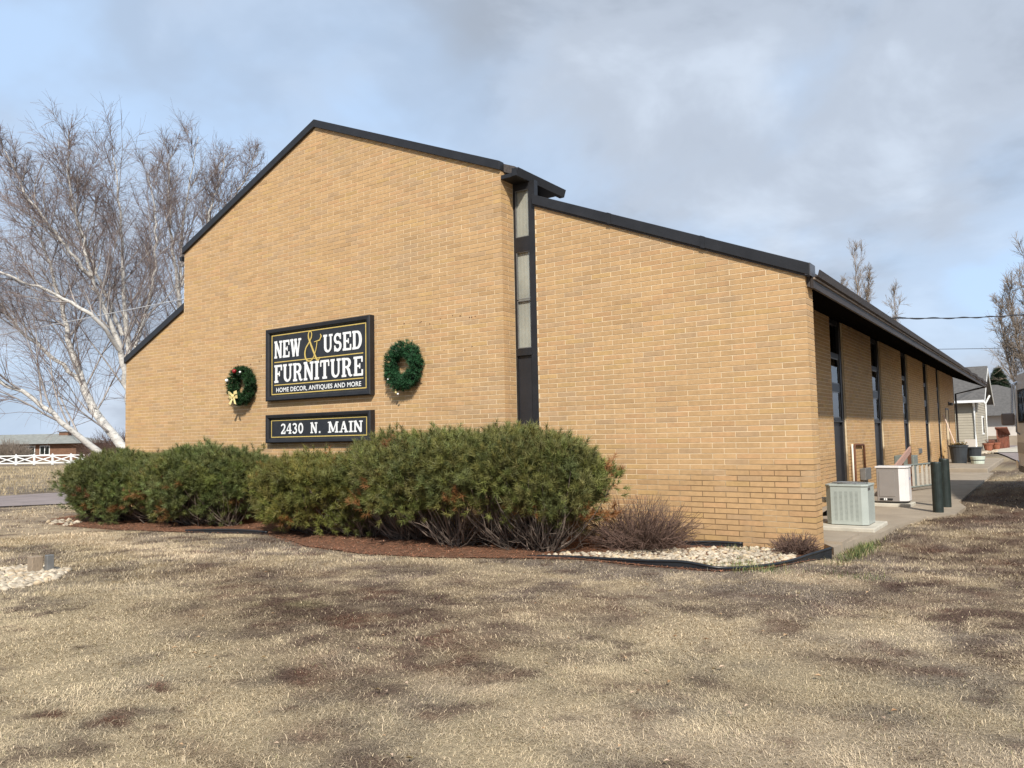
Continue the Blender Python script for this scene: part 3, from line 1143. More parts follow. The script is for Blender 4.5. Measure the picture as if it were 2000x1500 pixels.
GL = {
    'N': (.92, [V(.17, wd=.15), V(.75, wd=.15), ('s', [(.17, .98), (.75, .02)], .2), B(.02, .34, 1), B(.02, .34, 0), B(.58, .92, 1)]),
    'E': (.80, [V(.20), ('b', .1, .76, .88, 1), ('b', .1, .78, 0, .12), ('b', .2, .56, .45, .56), ('b', .66, .77, .70, .94), ('b', .67, .79, .06, .32), ('b', .48, .57, .37, .64), ('b', .02, .2, .88, .998), ('b', .02, .2, .002, .12)]),
    'W': (1.22, [('s', [(.16, 1), (.40, .0)], .2), ('s', [(.40, .0), (.63, .9)], .12), ('s', [(.60, .9), (.84, .0)], .2), ('s', [(.84, .0), (1.08, 1)], .12), B(.0, .36, 1), B(.46, .76, 1), B(.92, 1.24, 1)]),
    'U': (.90, [V(.20, .3, 1), V(.72, .3, 1, .13), ('s', arc(.46, .32, .26, .25, 180, 360, 10), [.2, .2, .19, .17, .15, .14, .13, .13, .13, .13, .13]), B(.02, .38, 1), B(.56, .90, 1)]),
    'S': (.80, [('s', arc(.40, .71, .25, .22, 20, 270, 12) + arc(.40, .29, .27, .22, 90, -160, 12)[1:], .17), ('b', .60, .71, .66, .98), ('b', .09, .20, .02, .34)]),
    'D': (.90, [V(.20), ('s', [(.1, .93), (.45, .93)] + arc(.45, .5, .30, .43, 85, -85, 12) + [(.45, .07), (.1, .07)], [.13, .13] + [.14 + .08 * math.sin(math.pi * k / 12) for k in range(13)] + [.13, .13]), B(.02, .2, 1), B(.02, .2, 0)]),
    'F': (.78, [V(.20), ('b', .1, .74, .88, 1), ('b', .2, .54, .44, .55), ('b', .64, .76, .68, .94), ('b', .46, .55, .36, .64), B(.02, .40, 0), ('b', .02, .2, .88, .998)]),
    'R': (.94, [V(.20), ('s', [(.1, .93), (.45, .93)] + arc(.45, .72, .24, .21, 85, -85, 8) + [(.45, .51), (.2, .51)], [.12, .12] + [.13 + .07 * math.sin(math.pi * k / 8) for k in range(9)] + [.11, .11]), ('s', [(.46, .5), (.62, .34), (.68, .12), (.76, .05), (.90, .07)], [.14, .19, .18, .13, .08]), B(.02, .40, 0), ('b', .02, .2, .88, .998)]),
    'I': (.44, [V(.22), B(.02, .42, 1), B(.02, .42, 0)]),
    'T': (.86, [V(.43), ('b', .06, .80, .88, 1), ('b', .03, .13, .66, .94), ('b', .73, .83, .66, .94), B(.23, .63, 0)]),
    'M': (1.10, [V(.17, wd=.14), V(.90, wd=.19), ('s', [(.20, 1), (.54, .1)], .19), ('s', [(.54, .1), (.88, 1)], .11), B(.0, .34, 0), B(.72, 1.08, 0), ('b', .0, .2, .88, .998), ('b', .9, 1.08, .88, .998)]),
    'A': (.96, [('s', [(.20, 0), (.48, .98)], .12), ('s', [(.48, .98), (.76, 0)], .2), ('b', .30, .66, .28, .38), B(.03, .36, 0), B(.58, .94, 0)]),
    '2': (.78, [('s', arc(.38, .70, .24, .22, 165, -20, 10) + [(.50, .42), (.16, .10)], [.15] * 6 + [.18] * 5 + [.16, .14]), ('b', .10, .70, .0, .15), ('b', .61, .71, .1, .30)]),
    '4': (.80, [('s', [(.54, .0), (.54, 1)], .18), ('s', [(.48, .96), (.10, .34)], .10), ('b', .05, .74, .26, .38), B(.36, .72, 0)]),
    '3': (.76, [('s', arc(.34, .74, .23, .19, 160, -90, 10), .15), ('s', arc(.34, .28, .26, .22, 90, -160, 10), .16)]),
    '0': (.78, [('o', arc(.38, .5, .25, .42, 0, 342, 18), .17)]),
    '.': (.34, [('b', .07, .25, 0, .17)]),
    ' ': (.5, []),
}


def word(mb, txt, x, z, h, wscale, y, gap=.06):
    lv = 0
    for ch in txt:
        wd, st_ = GL[ch]
        for s in st_:
            lv += 1
            yy = y - .0002 * (lv % 23)
            if s[0] == 'b':
                mb.box(x + s[1] * h * wscale, x + s[2] * h * wscale, yy, yy + .004, z + s[3] * h, z + s[4] * h)
            else:
                pts = [(x + p[0] * h * wscale, z + p[1] * h) for p in s[1]]
                ww = [v * h * (.5 + .5 * wscale) for v in s[2]] if isinstance(s[2], (list, tuple)) else s[2] * h * (.5 + .5 * wscale)
                ribbon(mb, pts, ww, yy, closed=(s[0] == 'o'))
        x += (wd + gap) * h * wscale
    return x


def word_width(txt, h, wscale, gap=.06):
    return sum((GL[c][0] + gap) * h * wscale for c in txt)


def fit_word(parent, txt, x0, x1, z, h, y, gap=.06):
    ws = (x1 - x0) / word_width(txt, h, 1.0, gap)
    for ch in txt:
        mb = MB()
        x0 = word(mb, ch, x0, z, h, ws, y, gap)
        mb.obj('letter', M['white'], parent)


YF = MY - .115   # sign front of frame


def sign(name, label, x0, x1, z0, z1, fr_w=.10):
    t = thing(name, label, 'sign', ((x0 + x1) / 2, MY, z0))
    MB().box(x0 + .02, x1 - .02, YF + .045, MY - .01, z0 + .02, z1 - .02).obj('board', M['sign'], t)
    f = MB()
    prof = [(0, 0), (0, -.10), (.018, -.115), (fr_w - .03, -.108), (fr_w - .01, -.092), (fr_w, -.070)]
    cs = [(x0, z0, 1, 1), (x1, z0, -1, 1), (x1, z1, -1, -1), (x0, z1, 1, -1)]
    for (ax_, az_, sx_, sz_) in cs:
        for (o_, d_) in prof:
            f.v.append((ax_ + o_ * sx_, MY - .011 + d_ + .011 * (d_ == 0), az_ + o_ * sz_))
    n = len(prof)
    for c in range(4):
        d = (c + 1) % 4
        for k in range(n - 1):
            f.f.append((c * n + k, c * n + k + 1, d * n + k + 1, d * n + k)[::-1])
            f.t.append((1, 1, 1))
    f.obj('frame', M['black'], t)
    return t


SY = YF + .045 - .001
sx0_, sx1_ = -10.14, -7.275
sg = sign('store_sign', 'large black framed sign reading NEW & USED FURNITURE in white slab letters', sx0_, sx1_, 2.195, 3.597)
bd = MB()


def frame_line(mb, x0, x1, z0, z1, wd, y):
    mb.box(x0, x1, y - .003, y, z0, z0 + wd)
    mb.box(x0, x1, y - .003, y, z1 - wd, z1)
    mb.box(x0, x0 + wd, y - .003, y, z0 + wd, z1 - wd)
    mb.box(x1 - wd, x1, y - .003, y, z0 + wd, z1 - wd)


frame_line(bd, sx0_ + .135, sx1_ - .135, 2.315, 3.477, .018, SY)
bd.box(sx0_ + .215, sx1_ - .21, SY - .0031, SY, 2.935, 2.952)
bd.box(sx0_ + .215, sx1_ - .21, SY - .0031, SY, 2.492, 2.509)
bd.obj('gold_border', M['gold'], sg)
lx0, lx1 = sx0_ + .215, sx1_ - .215
for tx, xa, xb in (('NEW', lx0, lx0 + .80), ('USED', lx0 + 1.40, lx1)):
    fit_word(sg, tx, xa, xb, 3.02, .335, SY - .0045)
fit_word(sg, 'FURNITURE', lx0, lx1 + .02, 2.545, .345, SY - .0045)
amp = MB()
ax0, az0, ah = lx0 + .90, 2.90, .56
ap = [(.92, .10), (.84, .01), (.72, .04), (.55, .28), (.34, .60), (.22, .80), (.24, .95), (.34, 1.0), (.42, .92), (.40, .78), (.26, .62), (.06, .44), (.0, .24), (.08, .07), (.26, .0), (.46, .05), (.62, .22), (.72, .44), (.76, .62)]
awd = [.02, .04, .055, .07, .065, .055, .04, .03, .035, .045, .045, .05, .06, .055, .04, .035, .03, .03, .035]


def smooth_path(p, wv, sub=5):
    P_, W_ = [], []
    n = len(p)
    for i in range(n - 1):
        p0, p1, p2, p3 = p[max(i - 1, 0)], p[i], p[i + 1], p[min(i + 2, n - 1)]
        for s in range(sub):
            t = s / sub
            q = []
            for c in (0, 1):
                q.append(.5 * (2 * p1[c] + (p2[c] - p0[c]) * t + (2 * p0[c] - 5 * p1[c] + 4 * p2[c] - p3[c]) * t * t + (3 * p1[c] - p0[c] - 3 * p2[c] + p3[c]) * t ** 3))
            P_.append(tuple(q))
            W_.append(wv[i] * (1 - t) + wv[i + 1] * t)
    P_.append(p[-1])
    W_.append(wv[-1])
    return P_, W_


pp, ww = smooth_path(ap, awd)
for i in range(len(pp) - 1):   # each piece at its own tiny height so crossings never share a plane
    ribbon(amp, [(ax0 + q[0] * ah * .80, az0 + q[1] * ah) for q in pp[i:i + 2]], [v * ah for v in ww[i:i + 2]], SY - .0062 - .00006 * i)
ribbon(amp, [(ax0 + q[0] * ah * .80, az0 + q[1] * ah) for q in [(.58, .62), (.74, .64), (.92, .66), (1.02, .78), (.96, .86)]], [v * ah for v in (.02, .03, .04, .06, .03)], SY - .0105)
amp.obj('ampersand', M['gold'], sg)


def text_part(txt, x0, x1, z, h, y, parent, material):
    cu_ = bpy.data.curves.new('small_lettering', 'FONT')
    cu_.body = txt
    cu_.size = 1.0
    cu_.offset = .018
    cu_.space_character = 1.06
    cu_.extrude = 0
    o = bpy.data.objects.new('tmp_text', cu_)
    COL.objects.link(o)
    bpy.context.view_layer.update()
    me = bpy.data.meshes.new_from_object(o.evaluated_get(bpy.context.evaluated_depsgraph_get()))
    COL.objects.unlink(o)
    bpy.data.objects.remove(o)
    co = np.array([v.co[:] for v in me.vertices])
    mn, mx = co.min(0), co.max(0)
    cap = .73
    for v in me.vertices:
        v.co = (x0 + (v.co.x - mn[0]) / (mx[0] - mn[0]) * (x1 - x0), y, z + v.co.y / cap * h)
    me.materials.clear()
    me.materials.append(material)
    me.name = 'small_lettering'
    o = add('small_lettering', me, parent)
    return tag(o, kind='stuff')


text_part('HOME DECOR, ANTIQUES AND MORE', lx0 + .06, lx1 - .05, 2.365, .085, SY - .003, sg, M['white'])

ag = sign('address_sign', 'long low black framed sign reading 2430 N. MAIN above the shrubs', sx0_, sx1_, 1.385, 1.93, .09)
bd = MB()
frame_line(bd, sx0_ + .125, sx1_ - .13, 1.49, 1.825, .016, SY)
bd.obj('gold_border', M['gold'], ag)
x_ = sx0_ + .40
for tx, xa, xb in (('2430', 0, .68), ('N', .86, 1.06), ('.', 1.08, 1.16), ('MAIN', 1.34, 2.24)):
    fit_word(ag, tx, x_ + xa, x_ + xb, 1.555, .20, SY - .0045, .03)

# ================================================================== needle foliage
def tuft_template(n, ln, wd, seed, spread=1.0):
    """bottle-brush of needles growing along +z."""
    r = np.random.default_rng(seed)
    tri = np.zeros((n, 3, 3))
    for k in range(n):
        z0 = r.uniform(-.5, .55) * ln
        az = r.uniform(0, 2 * np.pi)
        tilt = np.clip(r.normal(.8, .28) * spread, .1, 1.5)
        d = np.array([np.sin(tilt) * np.cos(az), np.sin(tilt) * np.sin(az), np.cos(tilt)])
        s = np.cross(d, r.normal(size=3))
        s /= np.linalg.norm(s)
        L_ = ln * r.uniform(.7, 1.15)
        p = np.array([0, 0, z0])
        tri[k, 0] = p - s * wd / 2
        tri[k, 1] = p + s * wd / 2
        tri[k, 2] = p + d * L_
    return tri


def frames(dirs, r):
    d = dirs / np.linalg.norm(dirs, axis=1, keepdims=True)
    ref = r.normal(size=d.shape)
    u = np.cross(d, ref)
    u /= np.linalg.norm(u, axis=1, keepdims=True)
    v = np.cross(d, u)
    return np.stack([u, v, d], 1)    # rows


def scatter_tufts(name, pts, dirs, scale, tints, templates, material, parent, r):
    F = frames(dirs, r)
    V_, Tn = [], []
    which = r.integers(0, len(templates), len(pts))
    for k, tp in enumerate(templates):
        s = which == k
        if not s.any():
            continue
        loc = tp[None] * scale[s][:, None, None, None]                 # m,n,3,3
        wld = np.einsum('mnvc,mcd->mnvd', loc, F[s]) + pts[s][:, None, None, :]
        V_.append(wld.reshape(-1, 3))
        Tn.append(np.repeat(tints[s], tp.shape[0], 0))
    V_ = np.concatenate(V_)
    Tn = np.concatenate(Tn)
    fc = np.arange(len(V_)).reshape(-1, 3)
    me = bare_mesh(name, V_, fc, material, tint=Tn)
    return add(name, me, parent)


def tubes_np(name, polys, sides, material, parent, tints=None):
    Vs, Fs, Ts = [], [], []
    base = 0
    ang = np.arange(sides) * 2 * np.pi / sides
    ca, sa = np.cos(ang), np.sin(ang)
    for i, (p, rr) in enumerate(polys):
        p = np.asarray(p, float)
        rr = np.asarray(rr, float)
        k = len(p)
        d = p[-1] - p[0]
        d = d / (np.linalg.norm(d) + 1e-9)
        ref = np.array((0, 0, 1.)) if abs(d[2]) < .8 else np.array((1., 0, 0))
        u = np.cross(d, ref)
        u /= np.linalg.norm(u)
        v = np.cross(d, u)
        ring = p[:, None, :] + rr[:, None, None] * (ca[None, :, None] * u + sa[None, :, None] * v)
        Vs.append(ring.reshape(-1, 3))
        a = (np.arange(k - 1)[:, None] * sides + np.arange(sides)[None]).ravel() + base
        b = (np.arange(k - 1)[:, None] * sides + (np.arange(sides)[None] + 1) % sides).ravel() + base
        Fs.append(np.stack([a, b, b + sides, a + sides], 1))
        if tints is not None:
            Ts.append(np.repeat(np.asarray(tints[i])[None], len(a), 0))
        base += k * sides
    me = bare_mesh(name, np.concatenate(Vs), np.concatenate(Fs), material, tint=np.concatenate(Ts) if tints is not None else None)
    return add(name, me, parent, smooth=True)


PINE_T = [tuft_template(34, .085, .0068, 100 + k) for k in range(6)]


def pine_shrub(label, cx_, cy_, rx, ry, h, seed, nclump, bare=.35, tint0=(1, 1, 1)):
    r = np.random.default_rng(seed)
    gz_ = float(gh(np.array([cx_]), np.array([cy_]))[0])
    t = thing('pine_shrub', label, 'shrub', (cx_, cy_, gz_), 0, 'pine shrubs along the store front')
    n = nclump
    th = r.uniform(0, 2 * np.pi, n)
    th = np.where(r.uniform(size=n) < .45, r.uniform(-np.pi, 0, n), th)       # fuller toward the open lawn
    zc = r.beta(1.7, 1.15, n)
    prof = np.where(zc < .6, .78 + .22 * (zc / .6) ** .8, np.sqrt(np.clip(1 - ((zc - .6) / .44) ** 2.8, 0, 1)))
    lump = .80 + .36 * fbm(th * 1.9 + 10 * seed, zc * 2.6 + seed, seed, 3)
    tx, ty = np.cos(th), np.sin(th)
    top = 1 + .22 * (fbm(tx * 2.5 + 5, ty * 2.5 + 5 + seed, seed + 3, 3) - .5)
    inn = np.where(r.uniform(size=n) < .74, r.uniform(.90, 1.05, n), r.uniform(.55, .88, n))
    capm = r.uniform(size=n) < .34
    tr = np.sqrt(r.uniform(0, 1, n))
    rr = np.where(capm, tr * .95, prof * lump * inn)
    bump = 1 + .26 * (fbm(rr * tx * 3.2 + 3, rr * ty * 3.2 + seed, seed + 4, 3) - .5)
    dome = h * (.98 - .20 * tr ** 3) * bump * r.uniform(.90, 1.06, n)
    x = cx_ + rx * rr * tx
    y = cy_ + ry * rr * ty
    z = gz_ + np.where(capm, dome, h * (.10 + .86 * zc) * top)
    low = (z - gz_) / h
    pn = fbm(x * 1.5, y * 1.5 + z * 1.2, seed + 9, 3)
    keep = (low > bare * (.30 + 1.5 * pn) + .07 * r.normal(size=n)) & (y < -.42)
    cp = np.stack([x, y, z], 1)[keep]
    nrm = np.stack([tx / rx * rr, ty / ry * rr, np.where(capm, 1.4, (zc - .3) * 1.1)], 1)[keep]
    nrm /= np.linalg.norm(nrm, axis=1, keepdims=True)
    lowk = low[keep]
    ctint = (.55 + .85 * fbm(cp[:, 0] * 2.3, cp[:, 2] * 2.6 + cp[:, 1], seed + 5, 3)) * r.uniform(.72, 1.28, len(cp))
    ctint = ctint[:, None] * np.array(tint0)[None] * np.stack([r.uniform(.88, 1.16, len(cp)), np.ones(len(cp)), r.uniform(.8, 1.2, len(cp))], 1)
    brown = r.uniform(size=len(cp)) < (.022 + .10 * (lowk < .45))
    ctint[brown] *= np.array((1.7, .72, .85))
    per = 15
    k = np.repeat(np.arange(len(cp)), per)
    off = r.normal(size=(len(k), 3)) * np.array((.078, .078, .062)) * r.uniform(.7, 1.5, (len(cp), 1))[k]
    pts = cp[k] + off
    pts[:, 1] = np.minimum(pts[:, 1], -.40)
    pts[:, 2] = np.maximum(pts[:, 2], gz_ + .05)
    dirs = nrm[k] * .55 + off * 7.0 + np.array((0, 0, .75)) + r.normal(size=pts.shape) * .22
    sc_ = r.uniform(.75, 1.25, len(pts))
    tn = ctint[k] * r.uniform(.8, 1.2, (len(k), 1))
    scatter_tufts('foliage', pts, dirs, sc_, tn, PINE_T, M['needle'], t, r)
    # stems: sweeping out of a few root crowns and turning upward
    polys, tints = [], []
    crowns = [np.array([cx_ + rx * a, cy_ + ry * b, gz_ - .03]) for a, b in ((-.45, -.1), (0, -.25), (.4, 0), (.15, .1), (-.15, .05), (.62, -.1))]
    for q in r.permutation(len(cp))[:230]:
        tip = cp[q]
        b0 = min(crowns, key=lambda c: np.linalg.norm((c - tip)[:2]) + r.uniform(0, .8)) + np.array([r.normal() * .10, r.normal() * .08, 0])
        mid = b0 * .35 + tip * .65
        mid[2] = gz_ + (tip[2] - gz_) * r.uniform(.10, .38)
        u = np.linspace(0, 1, 8)[:, None]
        p = (1 - u) ** 2 * b0 + 2 * u * (1 - u) * mid + u ** 2 * (tip + np.array((0, 0, .02))) + r.normal(size=(8, 3)) * .012
        polys.append((p, np.linspace(r.uniform(.010, .019), .004, 8)))
        tints.append(np.array((1, 1, 1)) * r.uniform(.35, 1.15))
    for q in range(int(85 * bare / .3)):
        b0 = crowns[r.integers(0, 6)] + np.array([r.normal() * .12, r.normal() * .08, 0])
        a = r.uniform(-math.pi * .98, -.02)
        ln = r.uniform(.35, .75)
        e = b0 + np.array([rx * ln * .62 * math.cos(a), ry * ln * math.sin(a) * .8, h * r.uniform(.18, .62)])
        mid = b0 * .4 + e * .6
        mid[2] = gz_ + (e[2] - gz_) * r.uniform(.0, .22)
        u = np.linspace(0, 1, 7)[:, None]
        p = (1 - u) ** 2 * b0 + 2 * u * (1 - u) * mid + u ** 2 * e + r.normal(size=(7, 3)) * .016
        p[:, 2] = np.maximum(p[:, 2], gz_ - .02)
        g = r.uniform(.3, .85) if r.uniform() < .72 else r.uniform(1.0, 1.7)
        polys.append((p, np.linspace(r.uniform(.006, .012), .003, 7)))
        tints.append(np.array((g, g, g)))
        for s in range(4):
            jn = r.integers(2, 6)
            w0 = p[jn]
            e2 = w0 + (p[jn] - p[jn - 1]) / np.linalg.norm(p[jn] - p[jn - 1]) * r.uniform(.08, .26) + r.normal(size=3) * .07 + np.array((0, 0, .05))
            polys.append((np.array([w0, (w0 + e2) / 2 + r.normal(size=3) * .012, e2]), [.004, .003, .0018]))
            tints.append(np.array((g, g, g)) * r.uniform(.8, 1.2))
    tubes_np('branches', polys, 4, M['branch'], t, tints)
    return t


pine_shrub('rounded dark green pine shrub at the far left end of the row', -12.45, -1.62, 1.65, 1.2, 1.17, 1, 600, .10, (.84, .94, .95))
pine_shrub('dark green pine shrub just left of the address sign, gap at its right', -10.45, -1.45, 1.25, 1.0, 1.28, 2, 540, .15, (.86, .94, .95))
pine_shrub('yellowish green pine shrub growing up below the address sign', -7.12, -1.40, 1.42, .95, 1.10, 3, 560, .22, (1.12, 1.06, .9))
pine_shrub('broad pine shrub below the slot window, bare grey branches at its foot', -4.42, -1.40, 2.15, .98, 1.46, 4, 960, .34, (1.0, 1.0, 1.0))

# ---- wreaths
WR_T = [tuft_template(22, .055, .008, 300 + k, 1.1) for k in range(5)]


def wreath(label, cx_, cz_, R, rr_, seed, col):
    r = np.random.default_rng(seed)
    t = thing('wreath', label, 'wreath', (cx_, MY, cz_))
    n = 900
    a = r.uniform(0, 2 * np.pi, n)
    b = r.uniform(0, 2 * np.pi, n)
    q = rr_ * np.sqrt(r.uniform(.2, 1, n)) * (.60 + .85 * fbm(a * 2.4, b * .7, seed, 3))
    x = cx_ + (R + q * np.cos(b)) * np.cos(a)
    z = cz_ + (R + q * np.cos(b)) * np.sin(a)
    y = np.minimum(MY - .13 + q * np.sin(b) * .9, MY - .02)
    nr = np.stack([np.cos(b) * np.cos(a) - .6 * np.sin(a), np.sin(b) - .3, np.cos(b) * np.sin(a) + .6 * np.cos(a)], 1) + r.normal(size=(n, 3)) * .4
    tn = np.ones((n, 3)) * np.array(col) * r.uniform(.6, 1.4, (n, 1))
    scatter_tufts('greenery', np.stack([x, y, z], 1), nr, r.uniform(.8, 1.3, n), tn, WR_T, M['wreath'], t, r)
    rg = MB()
    rg.tube([(cx_ + R * math.cos(k), MY - .10, cz_ + R * math.sin(k)) for k in np.linspace(0, 2 * np.pi, 33)], .03, 6, cap=False)
    rg.obj('ring_core', M['branch'], t)
    return t


def ball(c, r_, material, parent, name='ornament'):
    mb = MB().lathe([(r_ * math.sin(p) + .0005, -r_ * math.cos(p)) for p in np.linspace(.05, math.pi - .05, 9)], c, 12)
    return mb.obj(name, material, parent, smooth=True)


wl = wreath('small evergreen wreath with gold bow left of the store sign', -10.88, 2.55, .29, .095, 21, (.75, .8, .55))
ball((-10.93, MY - .26, 2.83), .045, M['red'], wl)
ball((-10.73, MY - .27, 2.80), .022, M['white'], wl)
ball((-11.18, MY - .26, 2.66), .034, M['white'], wl)
bw = MB()
bc = (-10.92, MY - .28, 2.33)
for s in (-1, 1):
    pts = [(0, 0, 0), (s * .06, -.03, .06), (s * .14, -.02, .08), (s * .13, .0, -.01), (0, .005, -.01)]
    for i in range(4):
        p, q = pts[i], pts[i + 1]
        bw.face([(bc[0] + p[0], bc[1] + p[1], bc[2] + p[2] - .035), (bc[0] + q[0], bc[1] + q[1], bc[2] + q[2] - .035), (bc[0] + q[0], bc[1] + q[1] - .012, bc[2] + q[2] + .03), (bc[0] + p[0], bc[1] + p[1] - .012, bc[2] + p[2] + .03)])
    bw.face([(bc[0] - .02, bc[1] - .01, bc[2]), (bc[0] + .03, bc[1] - .01, bc[2]), (bc[0] + s * .09 + .04, bc[1] - .03, bc[2] - .17), (bc[0] + s * .09 - .03, bc[1] - .03, bc[2] - .15)])
bw.lathe([(.02, -.03), (.03, 0), (.02, .03)], (bc[0], bc[1] - .02, bc[2]), 8)
bw.obj('bow', M['bow'], wl)
wr = wreath('full green wreath hanging right of the store sign', -6.49, 2.64, .295, .115, 22, (1.0, 1.25, 1.1))
ball((-6.62, MY - .16, 2.20), .024, M['bow'], wr)
ball((-6.57, MY - .17, 2.17), .018, M['white'], wr)
ball((-6.70, MY - .27, 2.42), .012, M['white'], wr)

# ================================================================== bare trees
def grow(r, p0, d0, length, r0, r1, n, wob, up, droop=0.0):
    pts = [np.array(p0, float)]
    d = np.array(d0, float)
    d /= np.linalg.norm(d)
    st_ = length / (n - 1)
    for k in range(n - 1):
        d = d + r.normal(size=3) * wob + np.array((0, 0, up - droop * k / n))
        d /= np.linalg.norm(d)
        pts.append(pts[-1] + d * st_)
    return np.array(pts), np.linspace(r0, r1, n)


def resample(pts, n, r, wob):
    pts = np.array(pts, float)
    seg = np.linalg.norm(np.diff(pts, axis=0), axis=1)
    s = np.concatenate([[0], np.cumsum(seg)])
    t = np.linspace(0, s[-1], n)
    q = np.stack([np.interp(t, s, pts[:, c]) for c in range(3)], 1)
    for _ in range(2):
        q[1:-1] = .25 * q[:-2] + .5 * q[1:-1] + .25 * q[2:]
    q[1:-1] += r.normal(size=(n - 2, 3)) * wob
    return q, s[-1]


def bare_tree(name, label, stems, radii, seed, n1=24, n2=9, n3=7, spread=.55, l1=.30, up=.10, start=.22, mats=('birch', 'limb', 'twig'), group=None, tw=.0052, cat='tree', l2=.52, l3=.68, droop=0.0, toplen=1.0):
    r = np.random.default_rng(seed)
    base = stems[0][0]
    t = thing(name, label, cat, tuple(base), 0, group)
    trunk, limbs, twigs = [], [], []
    for si, (st_, rad0) in enumerate(zip(stems, radii)):
        q, Ls = resample(st_, 26, r, .03)
        rs = rad0 * (1 - np.linspace(0, 1, 26)) ** 1.15 * .95 + .013
        if si == 0:
            rs[0] *= 1.25
        trunk.append((q, rs))
        for k in range(n1):
            f = start + (1 - start) * ((k + r.uniform()) / n1) ** .9
            i = min(int(f * 25), 24)
            p0 = q[i]
            dt = q[i + 1] - q[i]
            dt /= np.linalg.norm(dt)
            a = r.normal(size=3)
            a -= dt * a.dot(dt)
            a /= np.linalg.norm(a)
            d = dt * (1 - spread * .5) + a * spread + np.array((0, 0, .25))
            ln = Ls * l1 * (1.20 - .95 * f) * r.uniform(.6, 1.25) * toplen + .35
            b, br = grow(r, p0, d, ln, min(rs[i] * .42, .034) + .005, .006, 7, .09, up)
            limbs.append((b, br))
            for m in range(n2):
                f2 = r.uniform(.15, 1.0)
                j = min(int(f2 * 6), 5)
                a2 = r.normal(size=3) * 1.15
                d1 = b[j + 1] - b[j]
                d1 /= np.linalg.norm(d1)
                d2 = d1 * .8 + a2 * .42 + np.array((0, 0, .12))
                c, crr = grow(r, b[j], d2, ln * l2 * r.uniform(.6, 1.3), min(br[j] * .45, .009) + tw * .5, tw * .75, 5, .11, up * .7, droop)
                twigs.append((c, crr))
                for w_ in range(n3):
                    j2 = r.integers(1, 4)
                    d3 = (c[j2 + 1] - c[j2])
                    d3 = d3 / np.linalg.norm(d3) * .8 + r.normal(size=3) * .38
                    e, er = grow(r, c[j2], d3, ln * l2 * l3 * r.uniform(.5, 1.3), tw * .9, tw * .5, 4, .11, up * .4, droop * 1.5)
                    twigs.append((e, er))
    tubes_np('trunk', trunk, 8, M[mats[0]], t)
    tubes_np('limbs', limbs, 4, M[mats[1]], t)
    tubes_np('crown', twigs, 3, M[mats[2]], t)
    return t


def gz1(x, y):
    return float(gh(np.array([float(x)]), np.array([float(y)]))[0])


GRP = 'birches behind the left end of the store'
T1 = [[-24.0, 4.5, gz1(-24.0, 4.5)], [-24.41, 3.78, 1.0], [-24.71, 2.88, 1.9], [-24.9, 2.34, 2.47], [-25.17, 1.61, 3.12], [-25.54, .94, 3.55], [-25.89, .05, 4.0], [-26.3, -1.0, 4.5], [-26.8, -2.2, 5.2]]
bare_tree('birch_tree', 'slender white birch leaning far left over the driveway', [T1], [.13], 31, 18, 12, 4, .60, .34, .05, .25, group=GRP, droop=.25)
T2 = [[-24.6, 5.7, gz1(-24.6, 5.7)], [-25.22, 5.04, 1.15], [-26.04, 4.36, 2.36], [-26.69, 4.04, 3.73], [-27.12, 3.88, 4.92], [-27.46, 3.8, 5.96], [-27.92, 3.58, 7.74], [-28.5, 3.2, 9.6], [-29.0, 2.9, 11.0]]
T2b = [[-26.69, 4.04, 3.73], [-27.3, 3.2, 4.7], [-27.9, 2.2, 5.9], [-28.4, 1.4, 7.6], [-28.7, .9, 9.3]]
bare_tree('birch_tree', 'thick white birch trunk bending left beside the brick corner', [T2, T2b], [.21, .08], 32, 24, 13, 5, .66, .34, .05, .22, group=GRP, droop=.25)
T3a = [[-26.1, 5.8, gz1(-26.1, 5.8)], [-26.11, 5.64, 1.18], [-26.01, 5.42, 4.65], [-26.0, 5.2, 7.35], [-25.94, 4.98, 10.43], [-26.03, 4.7, 12.7]]
T3b = [[-26.05, 5.55, 2.72], [-25.8, 5.06, 4.8], [-25.78, 4.6, 6.08], [-25.97, 3.98, 7.54], [-26.06, 3.49, 9.72], [-25.94, 3.03, 11.4]]
T3c = [[-26.01, 5.51, 3.49], [-26.03, 5.91, 5.87], [-25.83, 6.29, 7.49], [-25.79, 6.34, 10.11], [-25.93, 6.07, 12.0]]
T3d = [[-25.8, 5.06, 4.8], [-25.36, 3.93, 5.96], [-25.99, 2.81, 6.71], [-26.73, 1.64, 7.26], [-27.27, .59, 7.87], [-27.8, -.3, 8.6]]
T3e = [[-26.0, 5.2, 5.5], [-26.3, 4.2, 8.0], [-26.5, 3.4, 10.5], [-26.4, 3.3, 12.8]]
T3f = [[-25.97, 3.98, 7.54], [-26.3, 2.9, 8.9], [-26.6, 1.9, 10.4], [-26.8, 1.3, 11.9]]
bare_tree('birch_tree', 'tall many stemmed birch rising behind the low left wing', [T3a, T3b, T3c, T3d, T3e, T3f], [.17, .13, .095, .085, .07, .06], 33, 19, 13, 5, .66, .34, .07, .20, group=GRP, droop=.22)
T4a = [[-30.04, 10.3, gz1(-30, 10.3)], [-30.0, 10.2, .61], [-29.9, 9.87, 6.66], [-29.66, 9.73, 10.38], [-29.03, 9.88, 13.86], [-28.7, 9.98, 15.3]]
T4b = [[-29.76, 9.81, 8.52], [-29.15, 10.63, 11.19], [-28.82, 11.24, 13.95], [-28.6, 11.31, 14.9]]
T4c = [[-29.81, 9.85, 7.59], [-29.51, 9.21, 10.49], [-29.0, 8.76, 12.84], [-28.81, 8.74, 14.6]]
T4d = [[-29.65, 9.81, 9.45], [-28.98, 11.31, 11.8], [-28.31, 12.21, 13.85], [-27.73, 12.49, 15.2]]
